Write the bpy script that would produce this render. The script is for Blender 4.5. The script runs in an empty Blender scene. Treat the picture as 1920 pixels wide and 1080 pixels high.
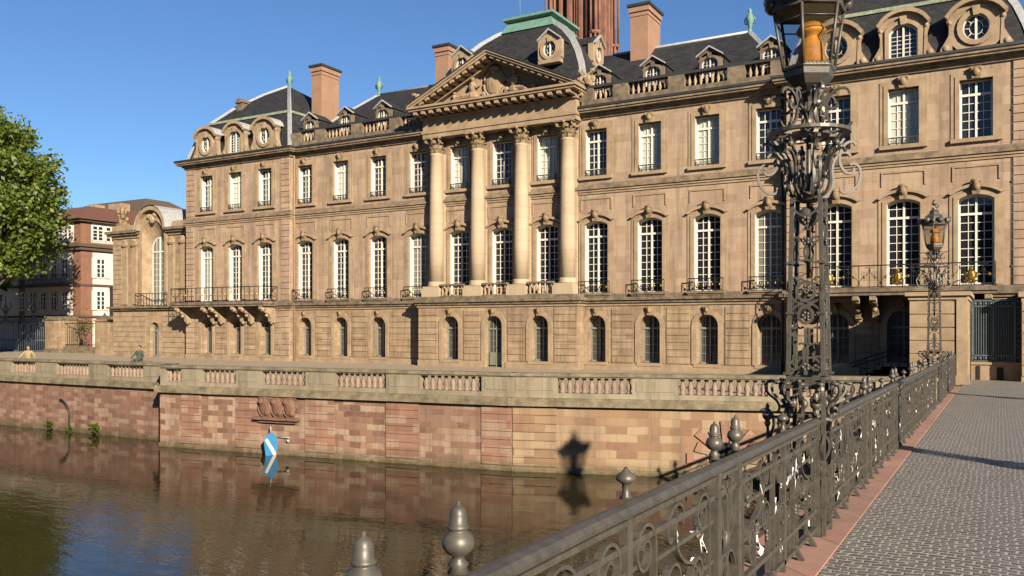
import bpy, math, random
from math import sin, cos, pi, sqrt, atan2, radians
from mathutils import Vector
random.seed(7)
sc = bpy.context.scene
COL = sc.collection
E = 3.93          # eye height above the water; everything below is written relative to eye level and lifted by E at the end
# ------------------------------------------------------------------ camera, sky, sun, exposure
cam = bpy.data.cameras.new('camera'); camo = bpy.data.objects.new('camera', cam); COL.objects.link(camo)
camo.location = (0, 0, E); camo.rotation_euler = (pi/2, 0, radians(29.72))
cam.sensor_width = 36; cam.lens = 30.04; cam.shift_y = 73/1920; cam.clip_start = .1; cam.clip_end = 6000
sc.camera = camo
sc.cycles.diffuse_bounces = 1
SUN_AZ, SUN_EL = 54.0, 21.0     # azimuth to the right of the facade normal, elevation
w = bpy.data.worlds.new('World'); sc.world = w; w.use_nodes = True
nt = w.node_tree; bg = nt.nodes['Background']; sky = nt.nodes.new('ShaderNodeTexSky')
sky.sky_type = 'NISHITA'; sky.sun_disc = False; sky.sun_elevation = radians(SUN_EL); sky.sun_rotation = radians(180-SUN_AZ)
sky.altitude = 100; sky.air_density = 0.9; sky.dust_density = 0.05; sky.ozone_density = 6.0
nt.links.new(sky.outputs[0], bg.inputs[0]); bg.inputs[1].default_value = 0.047
sl = bpy.data.lights.new('sun', 'SUN'); sl.energy = 5.0; sl.angle = radians(.5); sl.color = (1, .86, .67)
so = bpy.data.objects.new('sun', sl); COL.objects.link(so)
sd = Vector((sin(radians(SUN_AZ))*cos(radians(SUN_EL)), -cos(radians(SUN_AZ))*cos(radians(SUN_EL)), sin(radians(SUN_EL))))
so.rotation_euler = sd.to_track_quat('Z', 'Y').to_euler(); so.location = (30, -30, 40)
sc.view_settings.view_transform = 'Standard'; sc.view_settings.look = 'None'; sc.view_settings.exposure = 1.45; sc.view_settings.gamma = 1
# ------------------------------------------------------------------ materials
K = .38            # one scale for every stone, paint and earth colour
def kc(c): return tuple(x*K for x in c) if c else c
def nm(name):
    m = bpy.data.materials.new(name); m.use_nodes = True
    t = m.node_tree; return m, t, t.nodes['Principled BSDF']
def N(t, k, **kw):
    n = t.nodes.new('ShaderNode'+k)
    for a, v in kw.items(): setattr(n, a, v)
    return n
def mathn(t, op, a, b=None):
    n = N(t, 'Math', operation=op)
    for i, v in enumerate((a, b)):
        if v is None: continue
        if isinstance(v, (int, float)): n.inputs[i].default_value = v
        else: t.links.new(v, n.inputs[i])
    return n.outputs[0]
def mixc(t, f, a, b, mode='MIX'):
    n = N(t, 'Mix', data_type='RGBA', blend_type=mode)
    for i, v in ((0, f), (6, a), (7, b)):
        if isinstance(v, (int, float)): n.inputs[i].default_value = v
        elif isinstance(v, tuple): n.inputs[i].default_value = (*v, 1)
        else: t.links.new(v, n.inputs[i])
    return n.outputs[2]
def noise(t, vec, scale, detail=4, rough=.6):
    n = N(t, 'TexNoise'); n.inputs['Scale'].default_value = scale; n.inputs['Detail'].default_value = detail; n.inputs['Roughness'].default_value = rough
    t.links.new(vec, n.inputs['Vector']); return n.outputs[0]
def ramp(t, f, a, b):
    n = N(t, 'MapRange'); n.inputs[1].default_value = a; n.inputs[2].default_value = b
    t.links.new(f, n.inputs[0]); return n.outputs[0]
def flatvec(t, ax=0):
    """wall coordinates: (x+y, z)"""
    g = N(t, 'NewGeometry'); s = N(t, 'SeparateXYZ'); t.links.new(g.outputs['Position'], s.inputs[0])
    c = N(t, 'CombineXYZ')
    t.links.new(mathn(t, 'ADD', s.outputs[0], s.outputs[1]), c.inputs[0]); t.links.new(s.outputs[2], c.inputs[1])
    return g.outputs['Position'], c.outputs[0], s
def bump(t, b, h, strength=.4, dist=.02):
    n = N(t, 'Bump'); n.inputs['Strength'].default_value = strength; n.inputs['Distance'].default_value = dist
    t.links.new(h, n.inputs['Height']); t.links.new(n.outputs[0], b.inputs['Normal'])
def brick(t, vec, bw, rh, mortar, c1, c2, cm, bias=0, off=.5):
    n = N(t, 'TexBrick'); n.offset = off
    n.inputs['Scale'].default_value = 1; n.inputs['Brick Width'].default_value = bw; n.inputs['Row Height'].default_value = rh
    n.inputs['Mortar Size'].default_value = mortar; n.inputs['Bias'].default_value = bias; n.inputs['Mortar Smooth'].default_value = .2
    n.inputs['Color1'].default_value = (*c1, 1); n.inputs['Color2'].default_value = (*c2, 1); n.inputs['Mortar'].default_value = (*cm, 1)
    t.links.new(vec, n.inputs['Vector']); return n
def ashlar(name, c1, c2, cm, bw=.9, rh=.36, mortar=.008, stain=(.16, .12, .08), samt=.5, rough=.85, third=None, sscale=.35, low=None, soot=.55, warp=0):
    c1, c2, cm, stain, third = kc(c1), kc(c2), kc(cm), kc(stain), kc(third)
    if low: low = (low[0], low[1], kc(low[2]))
    m, t, b = nm(name); pos, vec, s = flatvec(t)
    if warp:
        nz = N(t, 'TexNoise'); nz.inputs['Scale'].default_value = 2.6; nz.inputs['Detail'].default_value = 4; t.links.new(pos, nz.inputs['Vector'])
        v1 = N(t, 'VectorMath', operation='SUBTRACT'); v1.inputs[1].default_value = (.5, .5, .5); t.links.new(nz.outputs[1], v1.inputs[0])
        v2 = N(t, 'VectorMath', operation='MULTIPLY'); v2.inputs[1].default_value = (warp*1.6, warp, 0); t.links.new(v1.outputs[0], v2.inputs[0])
        v3 = N(t, 'VectorMath', operation='ADD'); t.links.new(vec, v3.inputs[0]); t.links.new(v2.outputs[0], v3.inputs[1]); vec = v3.outputs[0]
    br = brick(t, vec, bw, rh, mortar, c1, c2, cm)
    col = br.outputs[0]
    if third:   # a second random tint picked per block by a coarse lookup
        br2 = brick(t, vec, bw, rh, 0, (0, 0, 0), (1, 1, 1), (0, 0, 0)); sh = N(t, 'VectorMath', operation='ADD'); sh.inputs[1].default_value = (bw*14, rh*26, 0)
        t.links.new(vec, sh.inputs[0]); t.links.new(sh.outputs[0], br2.inputs['Vector'])
        f = ramp(t, br2.outputs[0], .62, .68)
        f2 = mathn(t, 'MULTIPLY', f, mathn(t, 'SUBTRACT', 1, br.outputs[1])); col = mixc(t, f2, col, third)
        f3 = mathn(t, 'MULTIPLY', ramp(t, br2.outputs[0], .20, .15), mathn(t, 'SUBTRACT', 1, br.outputs[1])); col = mixc(t, mathn(t, 'MULTIPLY', f3, .5), col, tuple(x*.72 for x in c2))
    # streaky weathering
    mp = N(t, 'Mapping'); mp.inputs['Scale'].default_value = (1, 1, .35); t.links.new(pos, mp.inputs[0])
    n1 = noise(t, mp.outputs[0], sscale*2, 6, .65); n2 = noise(t, pos, 3.5, 5, .7)
    mp2 = N(t, 'Mapping'); mp2.inputs['Scale'].default_value = (2.2, 2.2, .16); t.links.new(pos, mp2.inputs[0]); n4 = noise(t, mp2.outputs[0], 1.1, 7, .75); n5 = noise(t, pos, .13, 3, .5)
    col = mixc(t, mathn(t, 'MULTIPLY', ramp(t, n5, .35, .65), .22), col, (c1[0]*1.02, c1[1]*1.08, c1[2]*.92))
    col = mixc(t, mathn(t, 'MULTIPLY', ramp(t, n4, .47, .68), soot), col, kc((.10, .075, .05)))
    col = mixc(t, mathn(t, 'MULTIPLY', ramp(t, n1, .48, .75), samt), col, stain)
    col = mixc(t, mathn(t, 'MULTIPLY', ramp(t, n2, .3, .8), .35), col, tuple(x*1.18 for x in c1))
    if low:     # damp, mossy band just above the water
        f = ramp(t, s.outputs[2], low[1], low[0]); f = mathn(t, 'MULTIPLY', f, ramp(t, n2, .2, .55)); f = mathn(t, 'MINIMUM', f, 1)
        col = mixc(t, f, col, low[2])
    t.links.new(col, b.inputs['Base Color']); b.inputs['Roughness'].default_value = rough
    hgt = mathn(t, 'SUBTRACT', mathn(t, 'MULTIPLY', n2, .5), br.outputs[1]); bump(t, b, hgt, .45, .015)
    return m
def plain(name, c, rough=.6, metal=0, var=.25, scale=4, dark=None, bmp=.15, spec=.5, k=True):
    if k: c, dark = kc(c), kc(dark)
    m, t, b = nm(name); g = N(t, 'NewGeometry'); n = noise(t, g.outputs['Position'], scale, 5, .65)
    d = dark or tuple(x*(1-var*1.6) for x in c)
    t.links.new(mixc(t, ramp(t, n, .35, .7), c, d), b.inputs['Base Color'])
    b.inputs['Roughness'].default_value = rough; b.inputs['Metallic'].default_value = metal
    b.inputs['Specular IOR Level'].default_value = spec
    if bmp: bump(t, b, n, bmp, .02)
    return m
M = {}
M['stone'] = ashlar('facade_stone', (.68, .48, .335), (.58, .395, .265), (.38, .25, .16), 1.05, .40, .005, (.38, .25, .17), .7, third=(.68, .50, .34), soot=.7)
M['gf'] = ashlar('ground_floor_stone', (.60, .43, .27), (.49, .32, .19), (.20, .13, .08), .85, .30, .006, (.25, .15, .09), .85, third=(.64, .47, .31), soot=.8)
M['trim'] = plain('dressed_stone', (.64, .475, .30), .85, var=.12, scale=1.6, dark=(.40, .275, .165))
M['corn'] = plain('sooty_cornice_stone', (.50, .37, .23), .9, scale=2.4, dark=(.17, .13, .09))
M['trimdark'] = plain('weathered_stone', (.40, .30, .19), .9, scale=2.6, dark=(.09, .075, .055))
M['column'] = ashlar('column_stone', (.78, .62, .43), (.68, .52, .34), (.42, .30, .19), 8, .62, .006, (.50, .34, .22), .4, soot=.25)
M['relief'] = plain('carved_stone', (.56, .40, .22), .9, scale=5, dark=(.16, .11, .06), bmp=.6)
M['cleanrelief'] = plain('pale_carved_stone', (.62, .46, .28), .9, scale=9, dark=(.38, .25, .15), bmp=.5)
M['quayL'] = ashlar('quay_red_blocks', (.46, .235, .165), (.20, .078, .055), (.34, .25, .18), .40, .165, .010, (.24, .15, .11), .75, third=(.54, .38, .28), soot=.7, warp=.10, low=(.02, .36, (.11, .095, .035)))
M['quay'] = ashlar('quay_mixed_blocks', (.52, .30, .20), (.20, .075, .05), (.42, .30, .22), .44, .18, .010, (.28, .17, .13), .7, third=(.62, .46, .33), soot=.7, warp=.10, low=(.02, .34, (.13, .11, .045)))
M['quayR'] = ashlar('quay_ochre_blocks', (.54, .35, .20), (.28, .11, .075), (.38, .29, .20), .7, .215, .008, (.30, .20, .13), .6, third=(.60, .45, .29), soot=.6, warp=.07, low=(.02, .34, (.14, .12, .05)))
M['pil'] = ashlar('quay_red_pilaster', (.52, .28, .19), (.38, .185, .13), (.3, .2, .14), .5, .23, .004, (.30, .17, .12), .6, third=(.56, .40, .29), low=(.02, .4, (.18, .155, .06)))
M['coping'] = plain('lichened_coping', (.44, .36, .225), .95, scale=3.2, dark=(.15, .125, .08), bmp=.4)
M['panel'] = ashlar('grey_beige_pedestal_stone', (.50, .43, .31), (.38, .31, .21), (.2, .16, .11), 1.3, .9, .006, (.24, .20, .13), .7, soot=.75)
M['baluster'] = plain('pink_sandstone', (.50, .37, .275), .9, scale=3, dark=(.33, .20, .14))
M['redrelief'] = plain('red_carved_sandstone', (.36, .19, .115), .9, scale=6, dark=(.18, .09, .06), bmp=.5)
M['chimney'] = plain('chimney_render', (.56, .33, .21), .9, scale=1.5, dark=(.46, .26, .165))
M['brickred'] = ashlar('red_brick_pilaster', (.42, .20, .12), (.34, .15, .09), (.28, .16, .11), .5, .25, .008, (.25, .13, .09), .3)
M['render'] = plain('white_render', (.50, .44, .38), .9, scale=.8, dark=(.42, .35, .30), k=False)
M['white'] = plain('white_window_paint', (.47, .45, .40), .55, var=.06, bmp=0, k=False)
M['greywin'] = plain('grey_window_paint', (.42, .41, .35), .6, var=.1, bmp=0)
M['door'] = plain('grey_door_paint', (.36, .35, .29), .6, var=.1, bmp=0)
M['zinc'] = plain('zinc_sheet', (.30, .305, .31), .6, .1, scale=5, dark=(.20, .215, .22), k=False)
M['copper'] = plain('verdigris_copper', (.26, .50, .38), .7, scale=3, dark=(.14, .32, .26))
M['mossy'] = plain('mossy_lead', (.22, .25, .18), .9, scale=7, dark=(.08, .10, .065), k=False)
M['lead'] = plain('dark_lead', (.06, .06, .058), .6, scale=3, dark=(.03, .03, .03))
M['iron'] = plain('bronze_green_iron_paint', (.070, .063, .051), .46, .15, scale=14, dark=(.038, .035, .029), bmp=.05, k=False)
M['irondark'] = plain('black_ironwork', (.035, .032, .028), .45, .3, scale=10)
M['gilt'] = plain('gilt_ornament', (.75, .50, .12), .35, .8, scale=20)
M['gateblue'] = plain('blue_grey_gate_paint', (.05, .08, .105), .5, .2, scale=8)
M['gatepale'] = plain('pale_blue_gate_paint', (.17, .24, .26), .55, .1, scale=8)
M['kerb'] = ashlar('pink_kerb_stone', (.70, .38, .29), (.56, .30, .225), (.2, .13, .1), 1.15, 60, .012, (.30, .20, .15), .7, soot=.3)
M['gravel'] = plain('terrace_gravel', (.75, .60, .42), .95, scale=3, dark=(.45, .36, .25), bmp=.4)
M['street'] = plain('street_setts', (.20, .18, .16), .9, scale=8, dark=(.12, .11, .10), bmp=.5)
M['earth'] = plain('bank_ground', (.18, .15, .11), .95, scale=.5)
M['blue'] = plain('bright_blue_sheet', (.06, .36, .75), .5, var=.1, scale=5)
M['blackrubber'] = plain('black_paint', (.015, .015, .015), .6)
M['bark'] = plain('tree_bark', (.16, .13, .10), .95, scale=3, dark=(.07, .055, .04), bmp=.8)
M['web'] = plain('dusty_cobweb', (.50, .49, .48), .95, scale=25, dark=(.36, .35, .34), bmp=0, k=False)
M['tile'] = plain('red_roof_tile', (.28, .105, .06), .9, scale=6, dark=(.17, .07, .045), bmp=.5)
M['tilebrown'] = plain('brown_roof_tile', (.20, .13, .08), .9, scale=6, dark=(.11, .075, .05), bmp=.5)
M['skin'] = plain('skin', (.50, .30, .21), .6, var=.05, bmp=0)
M['hair'] = plain('dark_hair', (.03, .02, .015), .7)
M['coatgreen'] = plain('grey_green_coat', (.10, .13, .10), .9)
M['shirtyellow'] = plain('sand_yellow_shirt', (.55, .42, .20), .9, var=.1)
M['trousers'] = plain('dark_trousers', (.05, .05, .06), .9)
M['amber'] = plain('amber_lamp_glass', (.50, .20, .0), .6, var=.35, scale=9, dark=(.16, .04, .0), bmp=0, k=False)
M['towerstone'] = plain('red_cathedral_stone', (.46, .21, .14), .95, scale=.5, dark=(.22, .10, .07), bmp=.4)
M['towerdark'] = plain('dark_tower_opening', (.02, .014, .012), .95)
M['recess'] = plain('dark_opening', (.012, .011, .010), .9, bmp=0)
def slate():
    m, t, b = nm('slate'); pos, vec, s = flatvec(t)
    br = brick(t, vec, .28, .16, .006, (.022, .022, .025), (.012, .012, .014), (.006, .006, .007))
    n = noise(t, pos, 1.2, 6, .7); n2 = noise(t, pos, 9, 3)
    c = mixc(t, mathn(t, 'MULTIPLY', ramp(t, n, .48, .72), .5), br.outputs[0], (.035, .038, .028)); c = mixc(t, mathn(t, 'MULTIPLY', ramp(t, n2, .6, .8), .35), c, (.05, .05, .05))
    t.links.new(c, b.inputs['Base Color']); b.inputs['Roughness'].default_value = .7; b.inputs['Specular IOR Level'].default_value = .25
    bump(t, b, mathn(t, 'SUBTRACT', n2, br.outputs[1]), .5, .02); return m
M['slate'] = slate()
def glass(name, c, rough=.04):
    m, t, b = nm(name); g = N(t, 'NewGeometry'); n = noise(t, g.outputs['Position'], 1.3, 2)
    b.inputs['Base Color'].default_value = (*c, 1); b.inputs['Roughness'].default_value = rough; b.inputs['IOR'].default_value = 1.5
    bump(t, b, n, .12, .05); return m
M['curtain'] = glass('half_curtained_glass', (.12, .118, .10), .12); M['pane'] = glass('dark_window_glass', (.012, .013, .016)); M['blind'] = glass('blinded_window_glass', (.33, .34, .28), .15)
M['paneg'] = glass('curtained_window_glass', (.045, .048, .04), .1)
def lampglass():
    m, t, b = nm('lantern_glass'); b.inputs['Base Color'].default_value = (.05, .042, .02, 1); b.inputs['Specular IOR Level'].default_value = .0; b.inputs['IOR'].default_value = 1.05; b.inputs['Roughness'].default_value = .5
    b.inputs['Transmission Weight'].default_value = .0; b.inputs['Alpha'].default_value = .28; return m
M['lampglass'] = lampglass()
def water():
    m, t, b = nm('river_water'); g = N(t, 'NewGeometry')
    mp = N(t, 'Mapping'); mp.inputs['Rotation'].default_value = (0, 0, radians(-29.7)); mp.inputs['Scale'].default_value = (.55, 1.5, 1); t.links.new(g.outputs['Position'], mp.inputs[0])
    n1 = noise(t, mp.outputs[0], 1.7, 4, .62); n2 = noise(t, mp.outputs[0], 5, 3, .6)
    big = noise(t, g.outputs['Position'], .16, 2, .5)
    sp = N(t, 'SeparateXYZ'); t.links.new(g.outputs['Position'], sp.inputs[0])
    calm = ramp(t, sp.outputs[1], 17.5, 13.0)
    h = mathn(t, 'ADD', mathn(t, 'MULTIPLY', n1, 1.0), mathn(t, 'MULTIPLY', n2, .24))
    h = mathn(t, 'MULTIPLY', h, mathn(t, 'ADD', mathn(t, 'MULTIPLY', calm, mathn(t, 'ADD', .0, ramp(t, big, .3, .8))), .05))
    b.inputs['Base Color'].default_value = (.020, .015, .006, 1); b.inputs['Roughness'].default_value = .02; b.inputs['IOR'].default_value = 1.29
    bump(t, b, h, 1.0, .022); return m
M['water'] = water()
def setts():
    m, t, b = nm('granite_setts'); g = N(t, 'NewGeometry'); pos = g.outputs['Position']
    s = N(t, 'SeparateXYZ'); t.links.new(pos, s.inputs[0])
    wv = mathn(t, 'MULTIPLY', mathn(t, 'SINE', mathn(t, 'MULTIPLY', s.outputs[0], 4.1)), .035)     # shallow arcs of the laid courses
    nz = noise(t, pos, 5, 2); nz2 = mathn(t, 'MULTIPLY', mathn(t, 'SUBTRACT', nz, .5), .10)
    c = N(t, 'CombineXYZ'); t.links.new(mathn(t, 'ADD', s.outputs[0], nz2), c.inputs[0]); t.links.new(mathn(t, 'ADD', mathn(t, 'ADD', s.outputs[1], wv), nz2), c.inputs[1])
    br = brick(t, c.outputs[0], .122, .084, .0135, (.100, .092, .083), (.05, .046, .041), (.31, .29, .25)); br.inputs['Mortar Smooth'].default_value = .5
    n = noise(t, pos, 18, 4); n3 = noise(t, pos, .8, 4)
    col = mixc(t, mathn(t, 'MULTIPLY', ramp(t, n, .35, .75), .4), br.outputs[0], (.22, .20, .178)); col = mixc(t, mathn(t, 'MULTIPLY', ramp(t, n3, .4, .7), .3), col, (.10, .09, .08))
    t.links.new(col, b.inputs['Base Color']); b.inputs['Roughness'].default_value = .62
    bump(t, b, mathn(t, 'SUBTRACT', mathn(t, 'MULTIPLY', n, .3), br.outputs[1]), .9, .018); return m
M['setts'] = setts()
def leaf(name, c, d):
    m, t, b = nm(name); o = N(t, 'NewGeometry'); n = noise(t, o.outputs['Position'], .9, 3)
    n = mathn(t, 'ADD', mathn(t, 'MULTIPLY', n, .6), mathn(t, 'MULTIPLY', o.outputs['Random Per Island'], .45))
    t.links.new(mixc(t, ramp(t, n, .35, .75), c, d), b.inputs['Base Color']); b.inputs['Roughness'].default_value = .55
    tr = N(t, 'BsdfTranslucent'); tr.inputs[0].default_value = (c[0]*1.6, c[1]*1.7, c[2], 1)
    mx = N(t, 'MixShader'); mx.inputs[0].default_value = .3
    t.links.new(b.outputs[0], mx.inputs[1]); t.links.new(tr.outputs[0], mx.inputs[2]); t.links.new(mx.outputs[0], t.nodes['Material Output'].inputs[0]); return m
M['leaf'] = leaf('leaf_green', (.10, .13, .010), (.03, .055, .007)); M['leafdark'] = leaf('leaf_dark', (.03, .055, .018), (.015, .03, .012))
# ------------------------------------------------------------------ mesh builder
class MB:
    def __init__(s): s.v = []; s.f = []; s.sm = []
    def face(s, pts, smooth=False):
        n = len(s.v); s.v += [tuple(p) for p in pts]; s.f.append(tuple(range(n, n+len(pts)))); s.sm.append(smooth)
    def box(s, x0, x1, y0, y1, z0, z1):
        n = len(s.v); s.v += [(x, y, z) for z in (z0, z1) for y in (y0, y1) for x in (x0, x1)]
        for f in ((0, 2, 3, 1), (4, 5, 7, 6), (0, 1, 5, 4), (2, 6, 7, 3), (0, 4, 6, 2), (1, 3, 7, 5)): s.f.append(tuple(n+i for i in f)); s.sm.append(False)
        return s
    def prism(s, pts, d, axis='y'):
        """pts: 2-D outline; axis y: (x,z) extruded from y=d[0] to d[1]; axis z: (x,y) extruded in z; axis x: (y,z) extruded in x"""
        def P(p, q): return {'y': (p[0], q, p[1]), 'z': (p[0], p[1], q), 'x': (q, p[0], p[1])}[axis]
        n = len(s.v); k = len(pts)
        s.v += [P(p, d[0]) for p in pts] + [P(p, d[1]) for p in pts]
        s.f.append(tuple(range(n, n+k))); s.f.append(tuple(range(n+2*k-1, n+k-1, -1))); s.sm += [False]*2
        for i in range(k): j = (i+1) % k; s.f.append((n+j, n+i, n+k+i, n+k+j)); s.sm.append(False)
        return s
    def hull8(s, lo, hi):
        """lo, hi: four points each"""
        n = len(s.v); s.v += list(lo)+list(hi)
        for f in ((3, 2, 1, 0), (4, 5, 6, 7), (0, 1, 5, 4), (1, 2, 6, 5), (2, 3, 7, 6), (3, 0, 4, 7)): s.f.append(tuple(n+i for i in f)); s.sm.append(False)
    def lathe(s, prof, c=(0, 0, 0), n=12, smooth=True, sy=1, rot=0):
        b = len(s.v)
        for r, z in prof:
            for i in range(n): a = 2*pi*i/n+rot; s.v.append((c[0]+r*cos(a), c[1]+r*sin(a)*sy, c[2]+z))
        for j in range(len(prof)-1):
            for i in range(n):
                k = (i+1) % n; s.f.append((b+j*n+i, b+j*n+k, b+(j+1)*n+k, b+(j+1)*n+i)); s.sm.append(smooth)
        s.f.append(tuple(b+i for i in range(n-1, -1, -1))); s.f.append(tuple(b+(len(prof)-1)*n+i for i in range(n))); s.sm += [False]*2
        return s
    def tube(s, pts, r, n=6, closed=False, rect=None, ref=(0, 0, 1)):
        """sweep; r scalar or list; rect=(a,b) gives a flat bar: half-width a in the plane normal to ref, b along ref"""
        pts = [Vector(p) for p in pts]; m = len(pts); b = len(s.v); ref = Vector(ref)
        for i, p in enumerate(pts):
            if closed: d = pts[(i+1) % m]-pts[i-1]
            else: d = pts[min(i+1, m-1)]-pts[max(i-1, 0)]
            if d.length < 1e-9: d = Vector((0, 0, 1))
            d.normalize(); rf = ref if abs(d.dot(ref)) < .97 else Vector((1, 0, 0))
            u = d.cross(rf).normalized(); v = u.cross(d).normalized()
            rr = r[i] if isinstance(r, (list, tuple)) else r
            if rect:
                k = rr
                for a, c in ((1, 1), (-1, 1), (-1, -1), (1, -1)): s.v.append(tuple(p+u*rect[0]*a*k+v*rect[1]*c*k))
            else:
                for j in range(n): a = 2*pi*j/n; s.v.append(tuple(p+u*cos(a)*rr+v*sin(a)*rr))
        q = 4 if rect else n; sm = not rect
        for i in range(m if closed else m-1):
            i2 = (i+1) % m
            for j in range(q): k = (j+1) % q; s.f.append((b+i*q+j, b+i*q+k, b+i2*q+k, b+i2*q+j)); s.sm.append(sm)
        if not closed:
            s.f.append(tuple(b+j for j in range(q-1, -1, -1))); s.f.append(tuple(b+(m-1)*q+j for j in range(q))); s.sm += [False]*2
        return s
    def ball(s, c, r, n=8, k=5):
        rx, ry, rz = (r, r, r) if not isinstance(r, tuple) else r
        b = len(s.v)
        for j in range(1, k):
            ph = pi*j/k
            for i in range(n): a = 2*pi*i/n; s.v.append((c[0]+rx*sin(ph)*cos(a), c[1]+ry*sin(ph)*sin(a), c[2]+rz*cos(ph)))
        t0 = len(s.v); s.v += [(c[0], c[1], c[2]+rz), (c[0], c[1], c[2]-rz)]
        for j in range(k-2):
            for i in range(n): q = (i+1) % n; s.f.append((b+j*n+q, b+j*n+i, b+(j+1)*n+i, b+(j+1)*n+q)); s.sm.append(True)
        for i in range(n):
            q = (i+1) % n; s.f.append((b+i, b+q, t0)); s.f.append((b+(k-2)*n+q, b+(k-2)*n+i, t0+1)); s.sm += [True]*2
        return s
    def add(s, o, f=lambda p: p):
        n = len(s.v); s.v += [tuple(f(p)) for p in o.v]; s.f += [tuple(n+i for i in q) for q in o.f]; s.sm += o.sm; return s
ORG = {}
def mesh(name, mb, mat, org=(0, 0, 0)):
    me = bpy.data.meshes.new(name); ox, oy, oz = org
    me.from_pydata([(x-ox, y-oy, z-oz) for x, y, z in mb.v], [], mb.f); me.polygons.foreach_set('use_smooth', mb.sm)
    mats = mat if isinstance(mat, (list, tuple)) else [mat]
    for q in mats: me.materials.append(q)
    me.update(); return me
def tag(o, label=None, cat=None, group=None, kind=None):
    if label: o['label'] = label
    if cat: o['category'] = cat
    if group: o['group'] = group
    if kind: o['kind'] = kind
    return o
def thing(name, label, cat, loc=(0, 0, 0), group=None):
    o = bpy.data.objects.new(name, None); COL.objects.link(o); o.location = loc; o.empty_display_size = .3; ORG[o.name] = loc
    return tag(o, label, cat, group)
def clusters(mb, gap=.025):
    B = []
    for f in mb.f:
        P = [mb.v[i] for i in f]; B.append([min(p[k] for p in P) for k in range(3)]+[max(p[k] for p in P) for k in range(3)])
    par = list(range(len(B)))
    def find(a):
        while par[a] != a: par[a] = par[par[a]]; a = par[a]
        return a
    order = sorted(range(len(B)), key=lambda i: B[i][0]); act = []
    for i in order:
        b = B[i]; act = [j for j in act if B[j][3] >= b[0]-gap]
        for j in act:
            c = B[j]
            if c[1]-gap <= b[4] and b[1] <= c[4]+gap and c[2]-gap <= b[5] and b[2] <= c[5]+gap: par[find(i)] = find(j)
        act.append(i)
    G = {}
    for i in range(len(B)): G.setdefault(find(i), []).append(i)
    out = []
    for g_ in G.values():
        m = MB()
        for i in g_: m.face([mb.v[k] for k in mb.f[i]], mb.sm[i])
        out.append(m)
    return out
def objs(name, mb, mat, parent, gap=.025):
    """one part per separate piece of the builder"""
    return [obj(name, m, mat, parent) for m in clusters(mb, gap)]
def obj(name, mb, mat, parent=None, loc=None, label=None):
    """a mesh object; its vertices are given in world space unless loc (then local to loc)"""
    po = ORG[parent.name] if parent else (0, 0, 0)
    if loc is None: me = mesh(name, mb, mat, po); o = bpy.data.objects.new(name, me); wl = po
    else: me = mesh(name, mb, mat); o = bpy.data.objects.new(name, me); wl = loc; o.location = tuple(a-b for a, b in zip(loc, po))
    if parent: o.parent = parent
    COL.objects.link(o); ORG[o.name] = wl
    if label: o['label'] = label
    return o
def inst(src, parent, loc):
    """copy of a part and its sub-parts, at world loc"""
    o = src.copy(); COL.objects.link(o); po = ORG[parent.name] if parent else (0, 0, 0)
    o.parent = parent; o.location = tuple(a-b for a, b in zip(loc, po)); ORG[o.name] = loc
    for c in src.children:
        d = c.copy(); COL.objects.link(d); d.parent = o; ORG[d.name] = loc
    return o
def top(name, mb, mat, label=None, cat=None, group=None, kind=None, org=(0, 0, 0)):
    me = mesh(name, mb, mat, org); o = bpy.data.objects.new(name, me); o.location = org; COL.objects.link(o); ORG[o.name] = org
    return tag(o, label, cat, group, kind)
def scroll(p0, p1, kind='C', side=1, curl=9.0, pw=3, n=36, base=1.2):
    """wrought scroll in a 2-D plane from near p0 to near p1"""
    pts = [(0., 0.)]; h = 0.; ds = 2/n
    for i in range(n):
        s_ = -1+(i+.5)*ds; k = base+curl*abs(s_)**pw
        if kind == 'S' and s_ < 0: k = -k
        h += k*ds; x, y = pts[-1]; pts.append((x+cos(h)*ds, y+sin(h)*ds))
    # chord = line through the two outermost extremes
    ia, ib = 0, n; md = 0
    for a in range(0, n//2):
        for b in range(n//2, n+1):
            d = (pts[a][0]-pts[b][0])**2+(pts[a][1]-pts[b][1])**2
            if d > md: md = d; ia, ib = a, b
    ax, ay = pts[ia]; bx, by = pts[ib]; L = sqrt(md); ca, sa = (bx-ax)/L, (by-ay)/L
    X0, Y0 = p0; X1, Y1 = p1; D = sqrt((X1-X0)**2+(Y1-Y0)**2); cd, sd_ = (X1-X0)/D, (Y1-Y0)/D
    out = []
    for x, y in pts:
        u = ((x-ax)*ca+(y-ay)*sa)/L*D; v = (-(x-ax)*sa+(y-ay)*ca)/L*D*side
        out.append((X0+u*cd-v*sd_, Y0+u*sd_+v*cd))
    return out
def arcz(x, wd, rise):
    if rise <= 0: return 0
    R = (wd*wd/4+rise*rise)/(2*rise); return sqrt(max(0, R*R-x*x))-(R-rise)
def headpts(cx, wd, zt, rise, n=10):
    """points along an opening's head, left to right"""
    if rise <= 0: return [(cx-wd/2, zt), (cx+wd/2, zt)]
    if abs(rise-wd/2) < 1e-6: return [(cx-cos(pi*i/n)*wd/2, zt-rise+sin(pi*i/n)*rise) for i in range(n+1)]
    return [(cx-wd/2+wd*i/n, zt-rise+arcz(-wd/2+wd*i/n, wd, rise)) for i in range(n+1)]
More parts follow.
